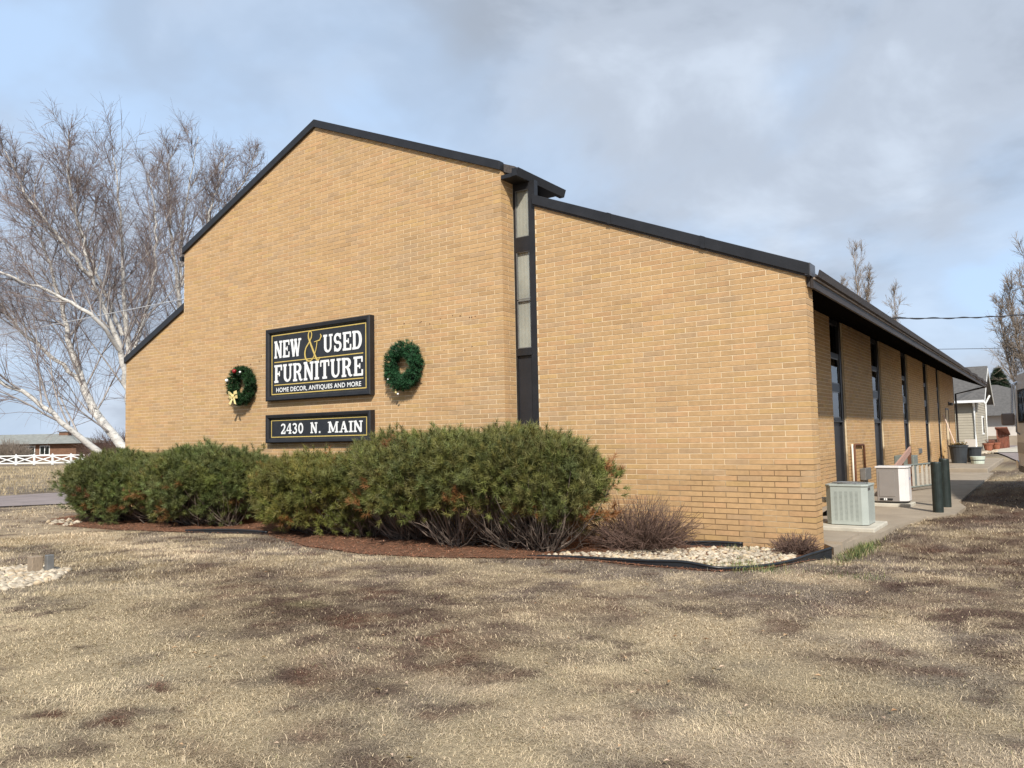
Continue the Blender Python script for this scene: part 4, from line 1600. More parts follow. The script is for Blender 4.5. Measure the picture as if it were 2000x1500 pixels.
bare_tree('birch_tree', 'upright birch whose crown shows above the sloping gable roof edge', [T4a, T4b, T4c, T4d], [.17, .095, .09, .08], 34, 19, 13, 5, .60, .30, .09, .28, group=GRP, droop=.18)

# far bare trees on the right
bare_tree('poplar_tree', 'tall bare tan poplar at the right edge behind the houses', [[[1.75, 50.5, 0], [1.7, 50.2, 5], [1.55, 50, 9], [1.5, 49.9, 12.6]], [[1.7, 50.2, 2.5], [.9, 50, 6], [.62, 50, 8.5], [.55, 50, 10.8]], [[1.7, 50.2, 2.2], [2.4, 50.6, 7], [2.6, 50.8, 13]], [[1.7, 50.3, 2.0], [.4, 50.4, 4.5], [.05, 50.3, 7], [-.05, 50.2, 9.5]]], [.26, .16, .16, .10], 41, 24, 9, 6, .40, .26, .16, .16, mats=('paletwig', 'paletwig', 'paletwig'), tw=.010)
bare_tree('poplar_tree', 'pale bare treetop showing over the eave gutter', [[[-9.6, 55, 0], [-9.6, 54.6, 8], [-9.5, 54.2, 12], [-9.55, 54, 15.6]], [[-9.6, 54.8, 7], [-10.3, 54.2, 10.5], [-10.6, 54, 13]], [[-9.6, 54.8, 7.5], [-8.9, 54.4, 11], [-8.6, 54.4, 13.6]]], [.20, .10, .10], 42, 16, 8, 5, .34, .20, .18, .45, mats=('paletwig', 'paletwig', 'paletwig'), tw=.010)
bare_tree('poplar_tree', 'thin bare treetop behind the eave where the wire ends', [[[-7.2, 56.5, 0], [-7.2, 56.2, 7], [-7.2, 56, 12.3]]], [.14], 43, 16, 7, 5, .32, .17, .18, .5, mats=('paletwig', 'paletwig', 'paletwig'), tw=.010)
# spruce
def spruce(label, x, y, h, R, seed):
    r = np.random.default_rng(seed)
    t = thing('spruce_tree', label, 'tree', (x, y, 0))
    MB().tube([(x, y, -.1), (x, y, h * .6), (x, y, h * .97)], [.16, .09, .02], 7).obj('trunk', M['limb'], t)
    n = 3800
    u = r.uniform(0, 1, n) ** .75
    z = h * (.08 + .92 * (1 - u))
    a = r.uniform(0, 2 * np.pi, n)
    tier = .78 + .22 * np.sin(z * 7 + 2 * np.sin(a * 5))
    rad_ = R * u ** .8 * tier * np.sqrt(r.uniform(.35, 1, n)) * (.8 + .4 * vnoise(a * 3, z * 2, seed))
    p = np.stack([x + rad_ * np.cos(a), y + rad_ * np.sin(a), z - rad_ * .12], 1)
    d = np.stack([np.cos(a), np.sin(a), np.full(n, .1)], 1) + r.normal(size=(n, 3)) * .35
    tm = [tuft_template(14, .26, .05, 500 + k, .9) for k in range(3)]
    scatter_tufts('crown', p, d, r.uniform(.7, 1.3, n), np.ones((n, 3)) * r.uniform(.6, 1.5, (n, 1)), tm, M['spruce'], t, r)


spruce('dark green spruce rising behind the grey roofed houses', -1.75, 79.5, 7.2, 2.9, 3)


def brush(label, x, y, rx, h, seed, n, mat_, cat='shrub', name='bare_thicket', tw=.02, z0=None):
    r = np.random.default_rng(seed)
    gz_ = gz1(x, y) if z0 is None else z0
    t = thing(name, label, cat, (x, y, gz_))
    polys = []
    for k in range(n):
        a, q = r.uniform(0, 2 * np.pi), math.sqrt(r.uniform())
        b0 = np.array([x + rx * q * math.cos(a) * .75, y + rx * q * math.sin(a) * .5, gz_ - .02])
        d = np.array([math.cos(a) * .5 * q, math.sin(a) * .5 * q, 1]) + r.normal(size=3) * .22
        p, rr_ = grow(r, b0, d, h * r.uniform(.55, 1.05) * (1 - .35 * q), tw, tw * .4, 6, .13, .03)
        polys.append((p, rr_))
        for m in range(4):
            j = r.integers(1, 5)
            p2, r2 = grow(r, p[j], (p[j] - p[j - 1]) / np.linalg.norm(p[j] - p[j - 1]) + r.normal(size=3) * .5, h * .32 * r.uniform(.5, 1.2), tw * .6, tw * .3, 4, .18, .02)
            polys.append((p2, r2))
    tubes_np('twigs', polys, 3, M[mat_], t)
    return t


brush('reddish brown bare thicket seen between the birch trunks', -79, 33.5, 4.6, 4.3, 61, 520, 'brushtwig', tw=.028)
brush('low brown bare thicket just right of the white fence end', -84, 36.5, 3.4, 2.9, 62, 380, 'brushtwig', tw=.028)
brush('grey bare shrub standing in front of the brick house at far left', -112, 36.2, 3.0, 3.7, 63, 300, 'paletwig', tw=.028)

# dry shrubs by the rock bed
def dry_shrub(label, x, y, rx, h, seed, n):
    r = np.random.default_rng(seed)
    gz_ = gz1(x, y)
    t = thing('dry_shrub', label, 'shrub', (x, y, gz_))
    polys, tints = [], []
    for k in range(n):
        a, q = r.uniform(0, 2 * np.pi), math.sqrt(r.uniform())
        b0 = np.array([x + rx * .35 * q * math.cos(a), min(y + rx * .3 * q * math.sin(a), -.03), gz_ - .01])
        d = np.array([math.cos(a) * 1.1 * q, math.sin(a) * .9 * q, .75]) + r.normal(size=3) * .25
        p, rr_ = grow(r, b0, d, h * r.uniform(.7, 1.3), .0045, .002, 5, .16, -.02)
        p[:, 1] = np.minimum(p[:, 1], -.02)
        g = np.array((1, 1, 1)) * r.uniform(.5, 1.5)
        polys.append((p, rr_))
        tints.append(g)
        for m in range(3):
            j = r.integers(1, 4)
            p2, r2 = grow(r, p[j], (p[j + 1] - p[j]) / np.linalg.norm(p[j + 1] - p[j]) + r.normal(size=3) * .6, h * .35, .003, .0018, 3, .2, 0)
            p2[:, 1] = np.minimum(p2[:, 1], -.02)
            polys.append((p2, r2))
            tints.append(g * r.uniform(.8, 1.3))
    tubes_np('twigs', polys, 3, M['drytwig'], t, tints)


dry_shrub('reddish brown leafless twiggy shrub at the right end of the pine row', -2.05, -.78, .78, .60, 71, 520)
dry_shrub('small dried brown plant at the foot of the brick corner', -.22, -.30, .33, .24, 72, 220)

# ================================================================== rocks, edging, litter
ROCK_V = []
for k in range(5):
    r = np.random.default_rng(900 + k)
    v = np.array([(x, y, z) for x in (-1, 1) for y in (-1, 1) for z in (-1, 1)], float) * .6
    v = np.concatenate([v, np.array([(1, 0, 0), (-1, 0, 0), (0, 1, 0), (0, -1, 0), (0, 0, 1), (0, 0, -1)], float)])
    v *= r.uniform(.75, 1.2, (14, 1))
    ROCK_V.append(v)
q_ = {(1, 1, 1): 7, (1, 1, -1): 6, (1, -1, 1): 5, (1, -1, -1): 4, (-1, 1, 1): 3, (-1, 1, -1): 2, (-1, -1, 1): 1, (-1, -1, -1): 0}
ROCK_F = []
for ax_, s, c in ((0, 1, 8), (0, -1, 9), (1, 1, 10), (1, -1, 11), (2, 1, 12), (2, -1, 13)):
    o1, o2 = [i for i in range(3) if i != ax_]
    ring = []
    for a, b in ((1, 1), (-1, 1), (-1, -1), (1, -1)):
        k = [0, 0, 0]
        k[ax_], k[o1], k[o2] = s, a, b
        ring.append(q_[tuple(k)])
    for i in range(4):
        tri = (c, ring[i], ring[(i + 1) % 4])
        p0, p1, p2 = (ROCK_V[0][j] for j in tri)
        if np.dot(np.cross(p1 - p0, p2 - p0), p0 + p1 + p2) < 0:
            tri = tri[::-1]
        ROCK_F.append(tri)
ROCK_F = np.array(ROCK_F)


def rocks(name, label, cat, poly, n, smin, smax, seed, dz=.0, avoid=None):
    r = np.random.default_rng(seed)
    px = [p[0] for p in poly]
    py = [p[1] for p in poly]
    x = r.uniform(min(px), max(px), n * 4)
    y = r.uniform(min(py), max(py), n * 4)
    k = inpoly(x, y, poly)
    x, y = x[k][:n], y[k][:n]
    z = gh(x, y)
    Vs, Fs, Ts = [], [], []
    for i in range(len(x)):
        v = ROCK_V[i % 5] * np.array((r.uniform(.8, 1.5), r.uniform(.7, 1.1), r.uniform(.5, .85)))
        a = r.uniform(0, 2 * np.pi)
        R_ = np.array(((math.cos(a), -math.sin(a), 0), (math.sin(a), math.cos(a), 0), (0, 0, 1)))
        s = r.uniform(smin, smax)
        Vs.append(v @ R_.T * s + np.array((x[i], y[i], z[i] + dz + s * .25)))
        Fs.append(ROCK_F + 14 * i)
        c = r.uniform(.62, 1.12)
        kk = r.uniform()
        tc_ = np.array((c, c * .97, c * .92)) if kk < .6 else np.array((c * 1.02, c * .9, c * .74)) if kk < .85 else np.array((c * .72, c * .68, c * .63))
        Ts.append(np.repeat(tc_[None], len(ROCK_F), 0))
    me = bare_mesh(name, np.concatenate(Vs), np.concatenate(Fs), M['rock'], tint=np.concatenate(Ts))
    o = add(name, me, smooth=False)
    tag(o, label, cat, kind='stuff')
    return o


RB = [(-1.95, -.95), (-1.35, -.35), (-1.0, -.12), (-.3, -.12), (-.14, -.55), (-.30, -1.25), (-.66, -1.72), (-1.5, -1.76), (-2.3, -1.70), (-2.9, -1.85), (-2.5, -1.5)]
rocks('rock_bed', 'pale river rock bed along the foot of the brick wing wall', 'rocks', RB, 1900, .010, .040, 5, .002)
rocks('rock_patch', 'pale rock patch around the short post in the left lawn', 'rocks', ROCKP, 900, .016, .050, 6, -.004)
rocks('rock_patch', 'few pale rocks at the left tip of the mulch bed', 'rocks', [(-13.9, -2.75), (-13.2, -2.95), (-12.4, -2.95), (-12.6, -2.65), (-13.6, -2.4)], 50, .03, .06, 8, .0)

def edging(label, pts, seed):
    r = random.Random(seed)
    n = len(pts)
    sp = []
    for i in range(n - 1):
        for s in range(5):
            t = s / 5
            p0, p1, p2, p3 = pts[max(i - 1, 0)], pts[i], pts[i + 1], pts[min(i + 2, n - 1)]
            sp.append(tuple(.5 * (2 * p1[c] + (p2[c] - p0[c]) * t + (2 * p0[c] - 5 * p1[c] + 4 * p2[c] - p3[c]) * t * t + (3 * p1[c] - p0[c] - 3 * p2[c] + p3[c]) * t ** 3) for c in range(3)))
    sp.append(pts[-1])
    base = (sp[0][0], sp[0][1], gz1(sp[0][0], sp[0][1]))
    t = thing('garden_edging', label, 'edging', base)
    mb = MB()
    st_ = []
    for x, y, h in sp:
        z = gz1(x, y - .03)
        st_.append((x, y, z - .04, z + h))
    for (a, b) in zip(st_, st_[1:]):
        d = Vector((b[0] - a[0], b[1] - a[1], 0)).normalized()
        nrm = Vector((-d.y, d.x, 0)) * .006
        q = [(a[0] - nrm.x, a[1] - nrm.y), (b[0] - nrm.x, b[1] - nrm.y), (b[0] + nrm.x, b[1] + nrm.y), (a[0] + nrm.x, a[1] + nrm.y)]
        i = len(mb.v)
        mb.v += [(q[0][0], q[0][1], a[2]), (q[1][0], q[1][1], b[2]), (q[2][0], q[2][1], b[2]), (q[3][0], q[3][1], a[2]),
                 (q[0][0], q[0][1], a[3]), (q[1][0], q[1][1], b[3]), (q[2][0], q[2][1], b[3]), (q[3][0], q[3][1], a[3])]
        for f in ((0, 1, 5, 4), (2, 3, 7, 6), (4, 5, 6, 7)):
            mb.f.append(tuple(i + k for k in f))
            mb.t.append((1, 1, 1))
    mb.obj('strip', M['edging'], t)
    MB().tube([(x, y, z1 + .008) for x, y, z0, z1 in st_], .017, 7).obj('rolled_rim', M['edging'], t, smooth=True)


edging('black plastic garden edging curling up around the rock bed', [(-3.0, -1.98, .0), (-2.5, -1.88, .015), (-1.9, -1.86, .03), (-1.45, -1.9, .05), (-1.0, -1.9, .07), (-.62, -1.86, .03), (-.35, -1.55, .02), (-.12, -1.1, .03), (.02, -.6, .07), (.16, -.25, .12)], 1)
edging('short black edging strip under the gap between the pine shrubs', [(-9.4, -2.55, .03), (-8.9, -2.38, .05), (-8.4, -2.2, .05), (-7.9, -2.08, .03)], 2)
edging('thin black edging lying against the wing wall base', [(-1.75, -.28, .05), (-1.3, -.14, .06), (-.95, -.08, .05)], 3)

# needle litter on the mulch bed
r = np.random.default_rng(55)
nl = 60000
x = r.uniform(-15, .1, nl)
y = r.uniform(-3.2, -.2, nl)
k = inpoly(x, y, [(p[0], p[1] - .12 if p[1] < -.5 else p[1]) for p in BED]) & ~((x > -2.6) & inpoly(x, y, RB))
x, y = x[k], y[k]
z = gh(x, y) + .018
a = r.uniform(0, 2 * np.pi, len(x))
ln = r.uniform(.025, .07, len(x))
dv = np.stack([np.cos(a), np.sin(a), r.uniform(-.1, .35, len(x))], 1) * ln[:, None]
sv = np.stack([-np.sin(a), np.cos(a), np.zeros(len(x))], 1) * r.uniform(.0015, .006, len(x))[:, None]
p = np.stack([x, y, z], 1)
V_ = np.stack([p - sv, p + sv, p + dv], 1).reshape(-1, 3)
tn = np.ones((len(x), 3)) * r.uniform(.4, 1.7, (len(x), 1)) * np.array((1.1, .95, .9)) * np.where(r.uniform(size=(len(x), 1)) < .12, np.array((1.5, 1.9, 2.4))[None], 1)
lit = bare_mesh('needle_litter', V_, np.arange(len(V_)).reshape(-1, 3), M['litter'], tint=tn)
tag(add('needle_litter', lit), 'rusty brown fallen needles covering the bed under the shrubs', 'needles', kind='stuff')

# ================================================================== grass
def blades(name, n, x, y, rgb, lmin, lmax, wd, seed, bent=True, lean=(.95, 1.52)):
    r = np.random.default_rng(seed)
    z = gh(x, y) - .004
    n = len(x)
    patch = fbm(x * 1.3, y * 1.3, 88, 3) * 2 * np.pi * 1.5
    a = np.where(r.uniform(size=n) < .45, r.uniform(0, 2 * np.pi, n), patch + r.normal(size=n) * .8)
    ln = (lmin + (lmax - lmin) * r.beta(1.3, 2.6, n) * 1.5) * (.55 + .9 * fbm(x * 3.0, y * 3.0, 91, 4))
    t1 = r.uniform(lean[0], lean[1], n)
    h = np.stack([np.cos(a), np.sin(a)], 1)
    s = np.stack([-np.sin(a), np.cos(a), np.zeros(n)], 1) * (wd * r.uniform(.6, 1.3, n))[:, None] / 2
    p = np.stack([x, y, z], 1)
    d1 = np.concatenate([h * np.sin(t1 * .7)[:, None], np.cos(t1 * .7)[:, None]], 1)
    if bent:
        t2 = np.clip(t1 * 1.35, 0, 1.75)
        d2 = np.concatenate([h * np.sin(t2)[:, None], np.cos(t2)[:, None]], 1)
        m = p + d1 * (ln * .5)[:, None]
        e = m + d2 * (ln * .5)[:, None]
        e[:, 2] = np.maximum(e[:, 2], z + .004)
        V_ = np.stack([p - s, p + s, m - s * .8, m + s * .8, e], 1).reshape(-1, 3)
        b = np.arange(n)[:, None] * 5
        F_ = np.concatenate([b + np.array((0, 1, 3)), b + np.array((0, 3, 2)), b + np.array((2, 3, 4))], 1).reshape(-1, 3)
        T_ = np.repeat(rgb, 3, 0)
    else:
        e = p + d1 * ln[:, None]
        V_ = np.stack([p - s, p + s, e], 1).reshape(-1, 3)
        F_ = np.arange(n * 3).reshape(-1, 3)
        T_ = rgb
    me = bare_mesh(name, V_, F_, M['blade'], tint=T_)
    return add(name, me)


def lawn_points(n, dmin, dmax, seed, half=rad(54)):
    r = np.random.default_rng(seed)
    d = np.sqrt(r.uniform(dmin ** 2, dmax ** 2, n))
    c = math.atan2(.817, -.572)          # view direction in plan
    a = c + r.uniform(-half, half, n)
    x = CAMP[0] + d * np.cos(a)
    y = CAMP[1] + d * np.sin(a)
    bad = inpoly(x, y, PAVE) | inpoly(x, y, DRIVE) | ((x > -16.2) & (x < -.03) & (y > -.05) & (y < 30.5)) | ((x > -13.3) & (x < -4.3) & (y > -.4))
    bed = inpoly(x, y, BED)
    bed = inpoly(x + .34 * (fbm(x * 3, y * 3, 71, 3) - .5), y + .34 * (fbm(x * 3, y * 3, 72, 3) - .35) + .06, BED)
    bed = bed & ~((r.uniform(size=n) < .05))
    bad |= bed | inpoly(x, y, ROCKP) | inpoly(x, y, RB) | ((x > -.4) & (x < .17) & (y > -.1) & (y < 1.4))
    return x[~bad], y[~bad]


def blade_rgb(x, y, seed):
    r = np.random.default_rng(seed)
    c = ground_rgb(x, y)
    n = len(x)
    k = r.uniform(size=n)
    v = r.uniform(.74, 1.24, n)[:, None]
    c = c * v
    lum = c.mean(1, keepdims=True)
    # stray straw blades everywhere, fewer in the dark mats
    st_ = k < (.22 * sstep(.08, .3, lum[:, 0]) + .012)
    c[st_] = (STRAW * 1.04)[None] * r.uniform(.8, 1.18, (st_.sum(), 1))
    gr = (k > .97)
    c[gr] = (OLIVE * .8)[None] * r.uniform(.7, 1.2, (gr.sum(), 1))
    return np.clip(c, .02, .85)


for i, (n, d0, d1, l0, l1, wd, bent) in enumerate([(285000, 2.4, 5.2, .014, .042, .0028, True), (295000, 5.2, 9.0, .016, .045, .0042, True), (230000, 9.0, 15.0, .025, .055, .007, False), (60000, 15.0, 30.0, .03, .07, .014, False)]):
    x, y = lawn_points(n, d0, d1, 200 + i)
    o = blades('dry_grass', n, x, y, blade_rgb(x, y, 300 + i), l0, l1, wd, 400 + i, bent)
    tag(o, ['dormant straw coloured grass nearest to the viewer', 'dormant matted grass in the middle of the front lawn', 'dormant grass close to the store and its shrubs', 'dormant tan grass beyond the store corners'][i], 'grass', kind='stuff')
# loose straw lying flat on the turf, in drifts
x, y = lawn_points(70000, 2.4, 10.5, 260)
k = fbm(x * 1.4, y * 1.4, 131, 4) + .25 * np.random.default_rng(5).normal(size=len(x)) > .56
x, y = x[k], y[k]
rr_ = np.random.default_rng(6)
sc0 = (PALE * .86)[None] * rr_.uniform(.65, 1.2, (len(x), 1)) * np.where(rr_.uniform(size=(len(x), 1)) < .3, np.array((.62, .58, .56))[None], 1)
tag(blades('loose_straw', len(x), x, y, np.clip(sc0, .03, .85), .03, .09, .0030, 262, True, (1.15, 1.5)), 'loose pale straw lying in drifts on the front lawn', 'straw', kind='stuff')
# green tufts by the pavement edge and in the rock bed
r = np.random.default_rng(77)
gxs, gys = [], []
for (cx_, cy_, sx_, sy_, n) in [(.32, .55, .08, .5, 1500), (.75, -1.55, .18, .10, 120), (-.45, -1.6, .25, .12, 500), (-.55, -1.1, .2, .2, 200), (-.9, -.35, .12, .08, 160)]:
    gxs.append(r.normal(cx_, sx_, n))
    gys.append(r.normal(cy_, sy_, n))
x, y = np.concatenate(gxs), np.concatenate(gys)
k = ~(inpoly(x, y, PAVE) | ((x > -.4) & (x < .165) & (y > -.0) & (y < 1.4)) | (y > -.02) & (x < -.05))
x, y = x[k], y[k]
gc = np.array((.085, .12, .045))[None] * r.uniform(.6, 1.6, (len(x), 1)) * np.array((1, 1, 1)) + np.where(r.uniform(size=(len(x), 1)) < .4, np.array((.2, .15, .07))[None], 0)
tag(blades('green_grass', len(x), x, y, gc, .04, .10, .005, 78, True, (.2, 1.0)), 'fresh green grass tufts along the pavement edge and rock bed', 'grass', kind='stuff')
# tall dry grass of the field across the driveway
r = np.random.default_rng(79)
n = 30000
x = r.uniform(-88, -28, n)
y = x * -.36 + r.uniform(-14, 16, n) - 3
k = ~inpoly(x, y, DRIVE)
x, y = x[k], y[k]
fc_ = np.array((.46, .37, .235))[None] * r.uniform(.7, 1.2, (len(x), 1)) * (.8 + .4 * fbm(x * .3, y * .3, 4, 3))[:, None]
tag(blades('field_grass', len(x), x, y, fc_, .06, .20, .035, 80, False, (.1, .8)), 'tall tan grass of the field beyond the driveway', 'grass', kind='stuff')
# stray dead leaves on the lawn
lv = MB()
random.seed(3)
for k in range(150):
    a = random.uniform(rad(98), rad(150))
    d = random.uniform(3.2, 10)
    lx_, ly_ = CAMP[0] + d * math.cos(a), CAMP[1] + d * math.sin(a)
    if ly_ > -2.9 and lx_ < -.2:
        continue
    z = gz1(lx_, ly_) + .03
    s = random.uniform(.010, .024)
    b = random.uniform(0, 6.3)
    c_, s_ = math.cos(b) * s, math.sin(b) * s
    lv.face([(lx_ - c_, ly_ - s_, z), (lx_ + s_ * .5, ly_ - c_ * .5, z + s * .4), (lx_ + c_, ly_ + s_, z + s * .1), (lx_ - s_ * .5, ly_ + c_ * .5, z + s * .5)], random.choice([(3.0, 3.2, 5), (1.6, 1.3, 1.4), (1, 1, 1), (2.5, 2.4, 3)]))
M['leaf2'] = pmat('dead_leaf_mix', (.16, .11, .05), .8, .3, 20, tint=True)
tag(lv.obj('fallen_leaves', M['leaf2'], tint=True), 'small dead leaves scattered over the front lawn', 'leaves', kind='stuff')

# ================================================================== post and box in the rock patch
pt = thing('marker_post', 'short weathered wooden post with grey box in the left rock patch', 'post', (-7.35, -5.72, gz1(-7.35, -5.72)))
b0 = gz1(-7.35, -5.72)
MB().box(-7.42, -7.29, -5.78, -5.66, b0 - .1, b0 + .19).obj('post', M['postwood'], pt, bevel=.008)
MB().box(-7.27, -7.20, -5.66, -5.58, b0 - .05, b0 + .20).obj('meter_box', M['greymetal'], pt, bevel=.006)

# ================================================================== side yard equipment
# --- air conditioner
ac = thing('air_conditioner', 'pale green louvred air conditioner on a concrete pad by the corner', 'air conditioner', (-.12, 2.33, .05))
x0, x1, y0, y1, z0, z1 = -.40, .165, 1.97, 2.58, .065, .635
c = .075
oct_ = [(x0 + c, y0), (x1 - c, y0), (x1, y0 + c), (x1, y1 - c), (x1 - c, y1), (x0 + c, y1), (x0, y1 - c), (x0, y0 + c)]
MB().prism([(p + .012 * (1 if p < -.1 else -1), q + .012 * (1 if q < 2.27 else -1)) for p, q in oct_], z0 + .03, z1 - .03, 'z').obj('core', M['acdark'], ac)
body = MB()
for i in range(8):
    (ax_, ay_), (bx_, by_) = oct_[i], oct_[(i + 1) % 8]
    d = Vector((bx_ - ax_, by_ - ay_, 0))
    L_ = d.length
    d.normalize()
    nn = Vector((d.y, -d.x, 0))

    def rect(u0, u1, za, zb, dep=.0, th=.008):
        a = Vector((ax_, ay_, 0)) + d * u0 + nn * dep
        b = Vector((ax_, ay_, 0)) + d * u1 + nn * dep
        a2, b2 = a - nn * th, b - nn * th
        i0 = len(body.v)
        body.v += [(a.x, a.y, za), (b.x, b.y, za), (b.x, b.y, zb), (a.x, a.y, zb), (a2.x, a2.y, za), (b2.x, b2.y, za), (b2.x, b2.y, zb), (a2.x, a2.y, zb)]
        for f in ((0, 1, 2, 3), (4, 7, 6, 5), (0, 4, 5, 1), (3, 2, 6, 7), (0, 3, 7, 4), (1, 5, 6, 2)):
            body.f.append(tuple(i0 + k for k in f))
            body.t.append((1, 1, 1))
    if L_ < .2:
        rect(0, L_, z0, z1 - .03)
    else:
        rect(0, L_, z0, z0 + .05)
        rect(0, L_, z1 - .10, z1 - .03)
        nc = 5
        wd = (L_ - .06) / nc
        for k in range(nc + 1):
            u = .03 + k * wd
            rect(max(0, u - .016), min(L_, u + .016), z0 + .05, z1 - .10)
        rect(0, .014, z0 + .05, z1 - .10, .001)
        rect(L_ - .014, L_, z0 + .05, z1 - .10, .001)
        nlv = 24
        for k in range(nlv):
            zc = z0 + .05 + (z1 - .10 - z0 - .05) * (k + .5) / nlv
            for q in range(nc):
                rect(.03 + q * wd + .0155, .03 + (q + 1) * wd - .0155, zc - .0070, zc + .0070, -.001, .006)
body.obj('louvred_cabinet', M['acgreen'], ac)
tp = MB().prism([(p + .012 * (-1 if p < -.1 else 1), q + .012 * (-1 if q < 2.27 else 1)) for p, q in oct_], z1 - .03, z1, 'z')
tpo = tp.obj('top_cover', M['acgreen'], ac, bevel=.01)
fg = MB()
for rr_ in (.06, .11, .16, .20, .24):
    fg.tube([(-.117 + rr_ * math.cos(k), 2.275 + rr_ * math.sin(k), z1 + .012) for k in np.linspace(0, 2 * np.pi, 25)], .004, 4, cap=False)
for k in range(6):
    a = k * math.pi / 3
    fg.tube([(-.117, 2.275, z1 + .016), (-.117 + .25 * math.cos(a), 2.275 + .25 * math.sin(a), z1 + .006)], .005, 4)
fg.obj('fan_grille', M['greymetal'], tpo)
MB().box(.1655, .169, 2.06, 2.22, z1 - .085, z1 - .045).obj('name_plate', M['rvtrim'], ac)
tag(MB().box(-.50, .29, 1.70, 2.75, -.01, .055).obj('equipment_pad', M['concrete_pale'], bevel=.015), 'pale concrete pad under the air conditioner', 'pad')
pp_ = thing('pvc_pipe', 'white plastic pipe stub running from wall behind the air conditioner', 'pipe', (-.8, 2.6, .5))
MB().tube([(WX, 2.9, .38), (-.5, 2.45, .37)], .04, 10).obj('pipe', M['pvc'], pp_, smooth=True)
hs = thing('refrigerant_hose', 'black looping hoses behind the left side of the air conditioner', 'hose', (-.7, 2.4, .1))
for k in range(3):
    MB().tube([(WX + .01, 2.75 + .06 * k, .42 - .05 * k), (-.95, 2.65, .36 - .05 * k), (-.75, 2.5, .24 - .05 * k), (-.6, 2.42, .13), (-.47, 2.4, .15 + .03 * k)], .016, 6).obj('hose', M['rubber'], hs, smooth=True)

# --- generator
ge = thing('standby_generator', 'grey beige standby generator cabinet beside the black bollards', 'generator', (-.15, 6.05, .06))
MB().box(-.46, .20, 5.72, 6.30, -.01, .055).obj('base_pad', M['concrete_pale'], ge, bevel=.01)
gp = [(-.37, 5.80), (.0, 5.80), (.10, 5.84), (.15, 5.92), (.15, 6.20), (-.37, 6.20)]
MB().prism(gp, .085, .70, 'z').obj('cabinet', M['genbeige'], ge, bevel=.012)
MB().prism([(p * 1.0 + (.02 if p > -.2 else -.02), q + (-.02 if q < 6 else .02)) for p, q in gp], .70, .735, 'z').obj('lid', M['genwhite'], ge, bevel=.01)
MB().prism([(-.35, 5.82), (.0, 5.82), (.09, 5.86), (.13, 5.93), (.13, 6.18), (-.35, 6.18)], .055, .085, 'z').obj('skid', M['rubber'], ge)
MB().prism([(.006, 5.796), (.104, 5.836), (.156, 5.916), (.156, 6.19), (.1505, 6.19), (.1505, 5.921), (.1005, 5.841), (.004, 5.802)], .10, .69, 'z').obj('corner_panel', M['genwhite'], ge)
MB().prism([(-.33, .18), (-.06, .18), (-.06, .64), (-.33, .64)], 5.792, 5.7995).obj('door_panel', M['genbeige'], ge, bevel=.003)
sl_ = MB()
sl_.box(-.320, -.255, 5.786, 5.7915, .115, .145)
sl_.box(-.200, -.105, 5.786, 5.7915, .115, .145)
sl_.obj('label_strip', M['rubber'], ge)
s2 = MB().box(-.254, -.201, 5.786, 5.7915, .110, .150)
s2.obj('number_plate', M['white'], ge)
MB().box(-.232, -.222, 5.783, 5.7855, .116, .144).obj('number_mark', M['rubber'], ge)
dc = MB()
dc.prism([(6.06 + .035 * math.cos(a) + .01 * math.sin(a), .50 + .026 * math.sin(a)) for a in np.linspace(0, 2 * np.pi, 15)[:-1]], .1565, .159, 'x')
dc.obj('blue_badge', M['blue'], ge)

# --- bollards
for lb, bx_, by_, hh in (('nearer dark green steel bollard beside the generator', .715, 4.98, .85), ('farther dark green steel bollard beside the grille', .73, 6.03, .87)):
    t = thing('bollard', lb, 'bollard', (bx_, by_, 0), 0, 'bollards on the side pavement')
    MB().lathe([(.083, -.02), (.083, hh - .02), (.076, hh - .004), (.05, hh)], (bx_, by_, 0), 20).obj('post', M['bollard'], t, smooth=False)

# --- grille panel, board, box behind
gr = thing('slatted_railing', 'low grey railing panel of upright pale bars behind the generator', 'railing', (.0, 10.4, 0))
pa, pb = Vector((-.42, 9.2, 0)), Vector((.18, 11.4, 0))
dd = (pb - pa)
rl = MB()
for z_ in (.10, .60):
    rl.tube([pa + Vector((0, 0, z_)), pb + Vector((0, 0, z_))], .024, 6)
rl.obj('rail', M['greygreen'], gr)
for k in range(10):
    p = pa + dd * (.03 + .94 * k / 9)
    MB().box(p.x - .022, p.x + .022, p.y - .022, p.y + .022, .11, .59).obj('bar', M['railpale'], gr)
for k in (0, 1):
    p = pa + dd * k
    MB().box(p.x - .03, p.x + .03, p.y - .03, p.y + .03, -.01, .66).obj('post', M['rust'], gr)
bo = thing('leaning_board', 'pinkish weathered board sloping up behind the generator', 'board', (-.4, 8.6, 0))
mb = MB()
mb.prism([(7.6, .40), (7.6, .55), (10.5, 1.0), (10.5, .86)], -.44, -.40, 'x')
mb.obj('board', M['pinkboard'], bo)
mb = MB().box(-.46, -.39, 7.62, 7.72, 0, .43)
mb.box(-.46, -.39, 10.3, 10.4, 0, .86)
mb.obj('stake', M['rust'], bo)
tag(MB().box(-.95, -.5, 11.6, 12.3, 0, .75).obj('utility_cabinet', M['greygreen'], bevel=.02), 'grey green metal cabinet behind the leaning board', 'cabinet')

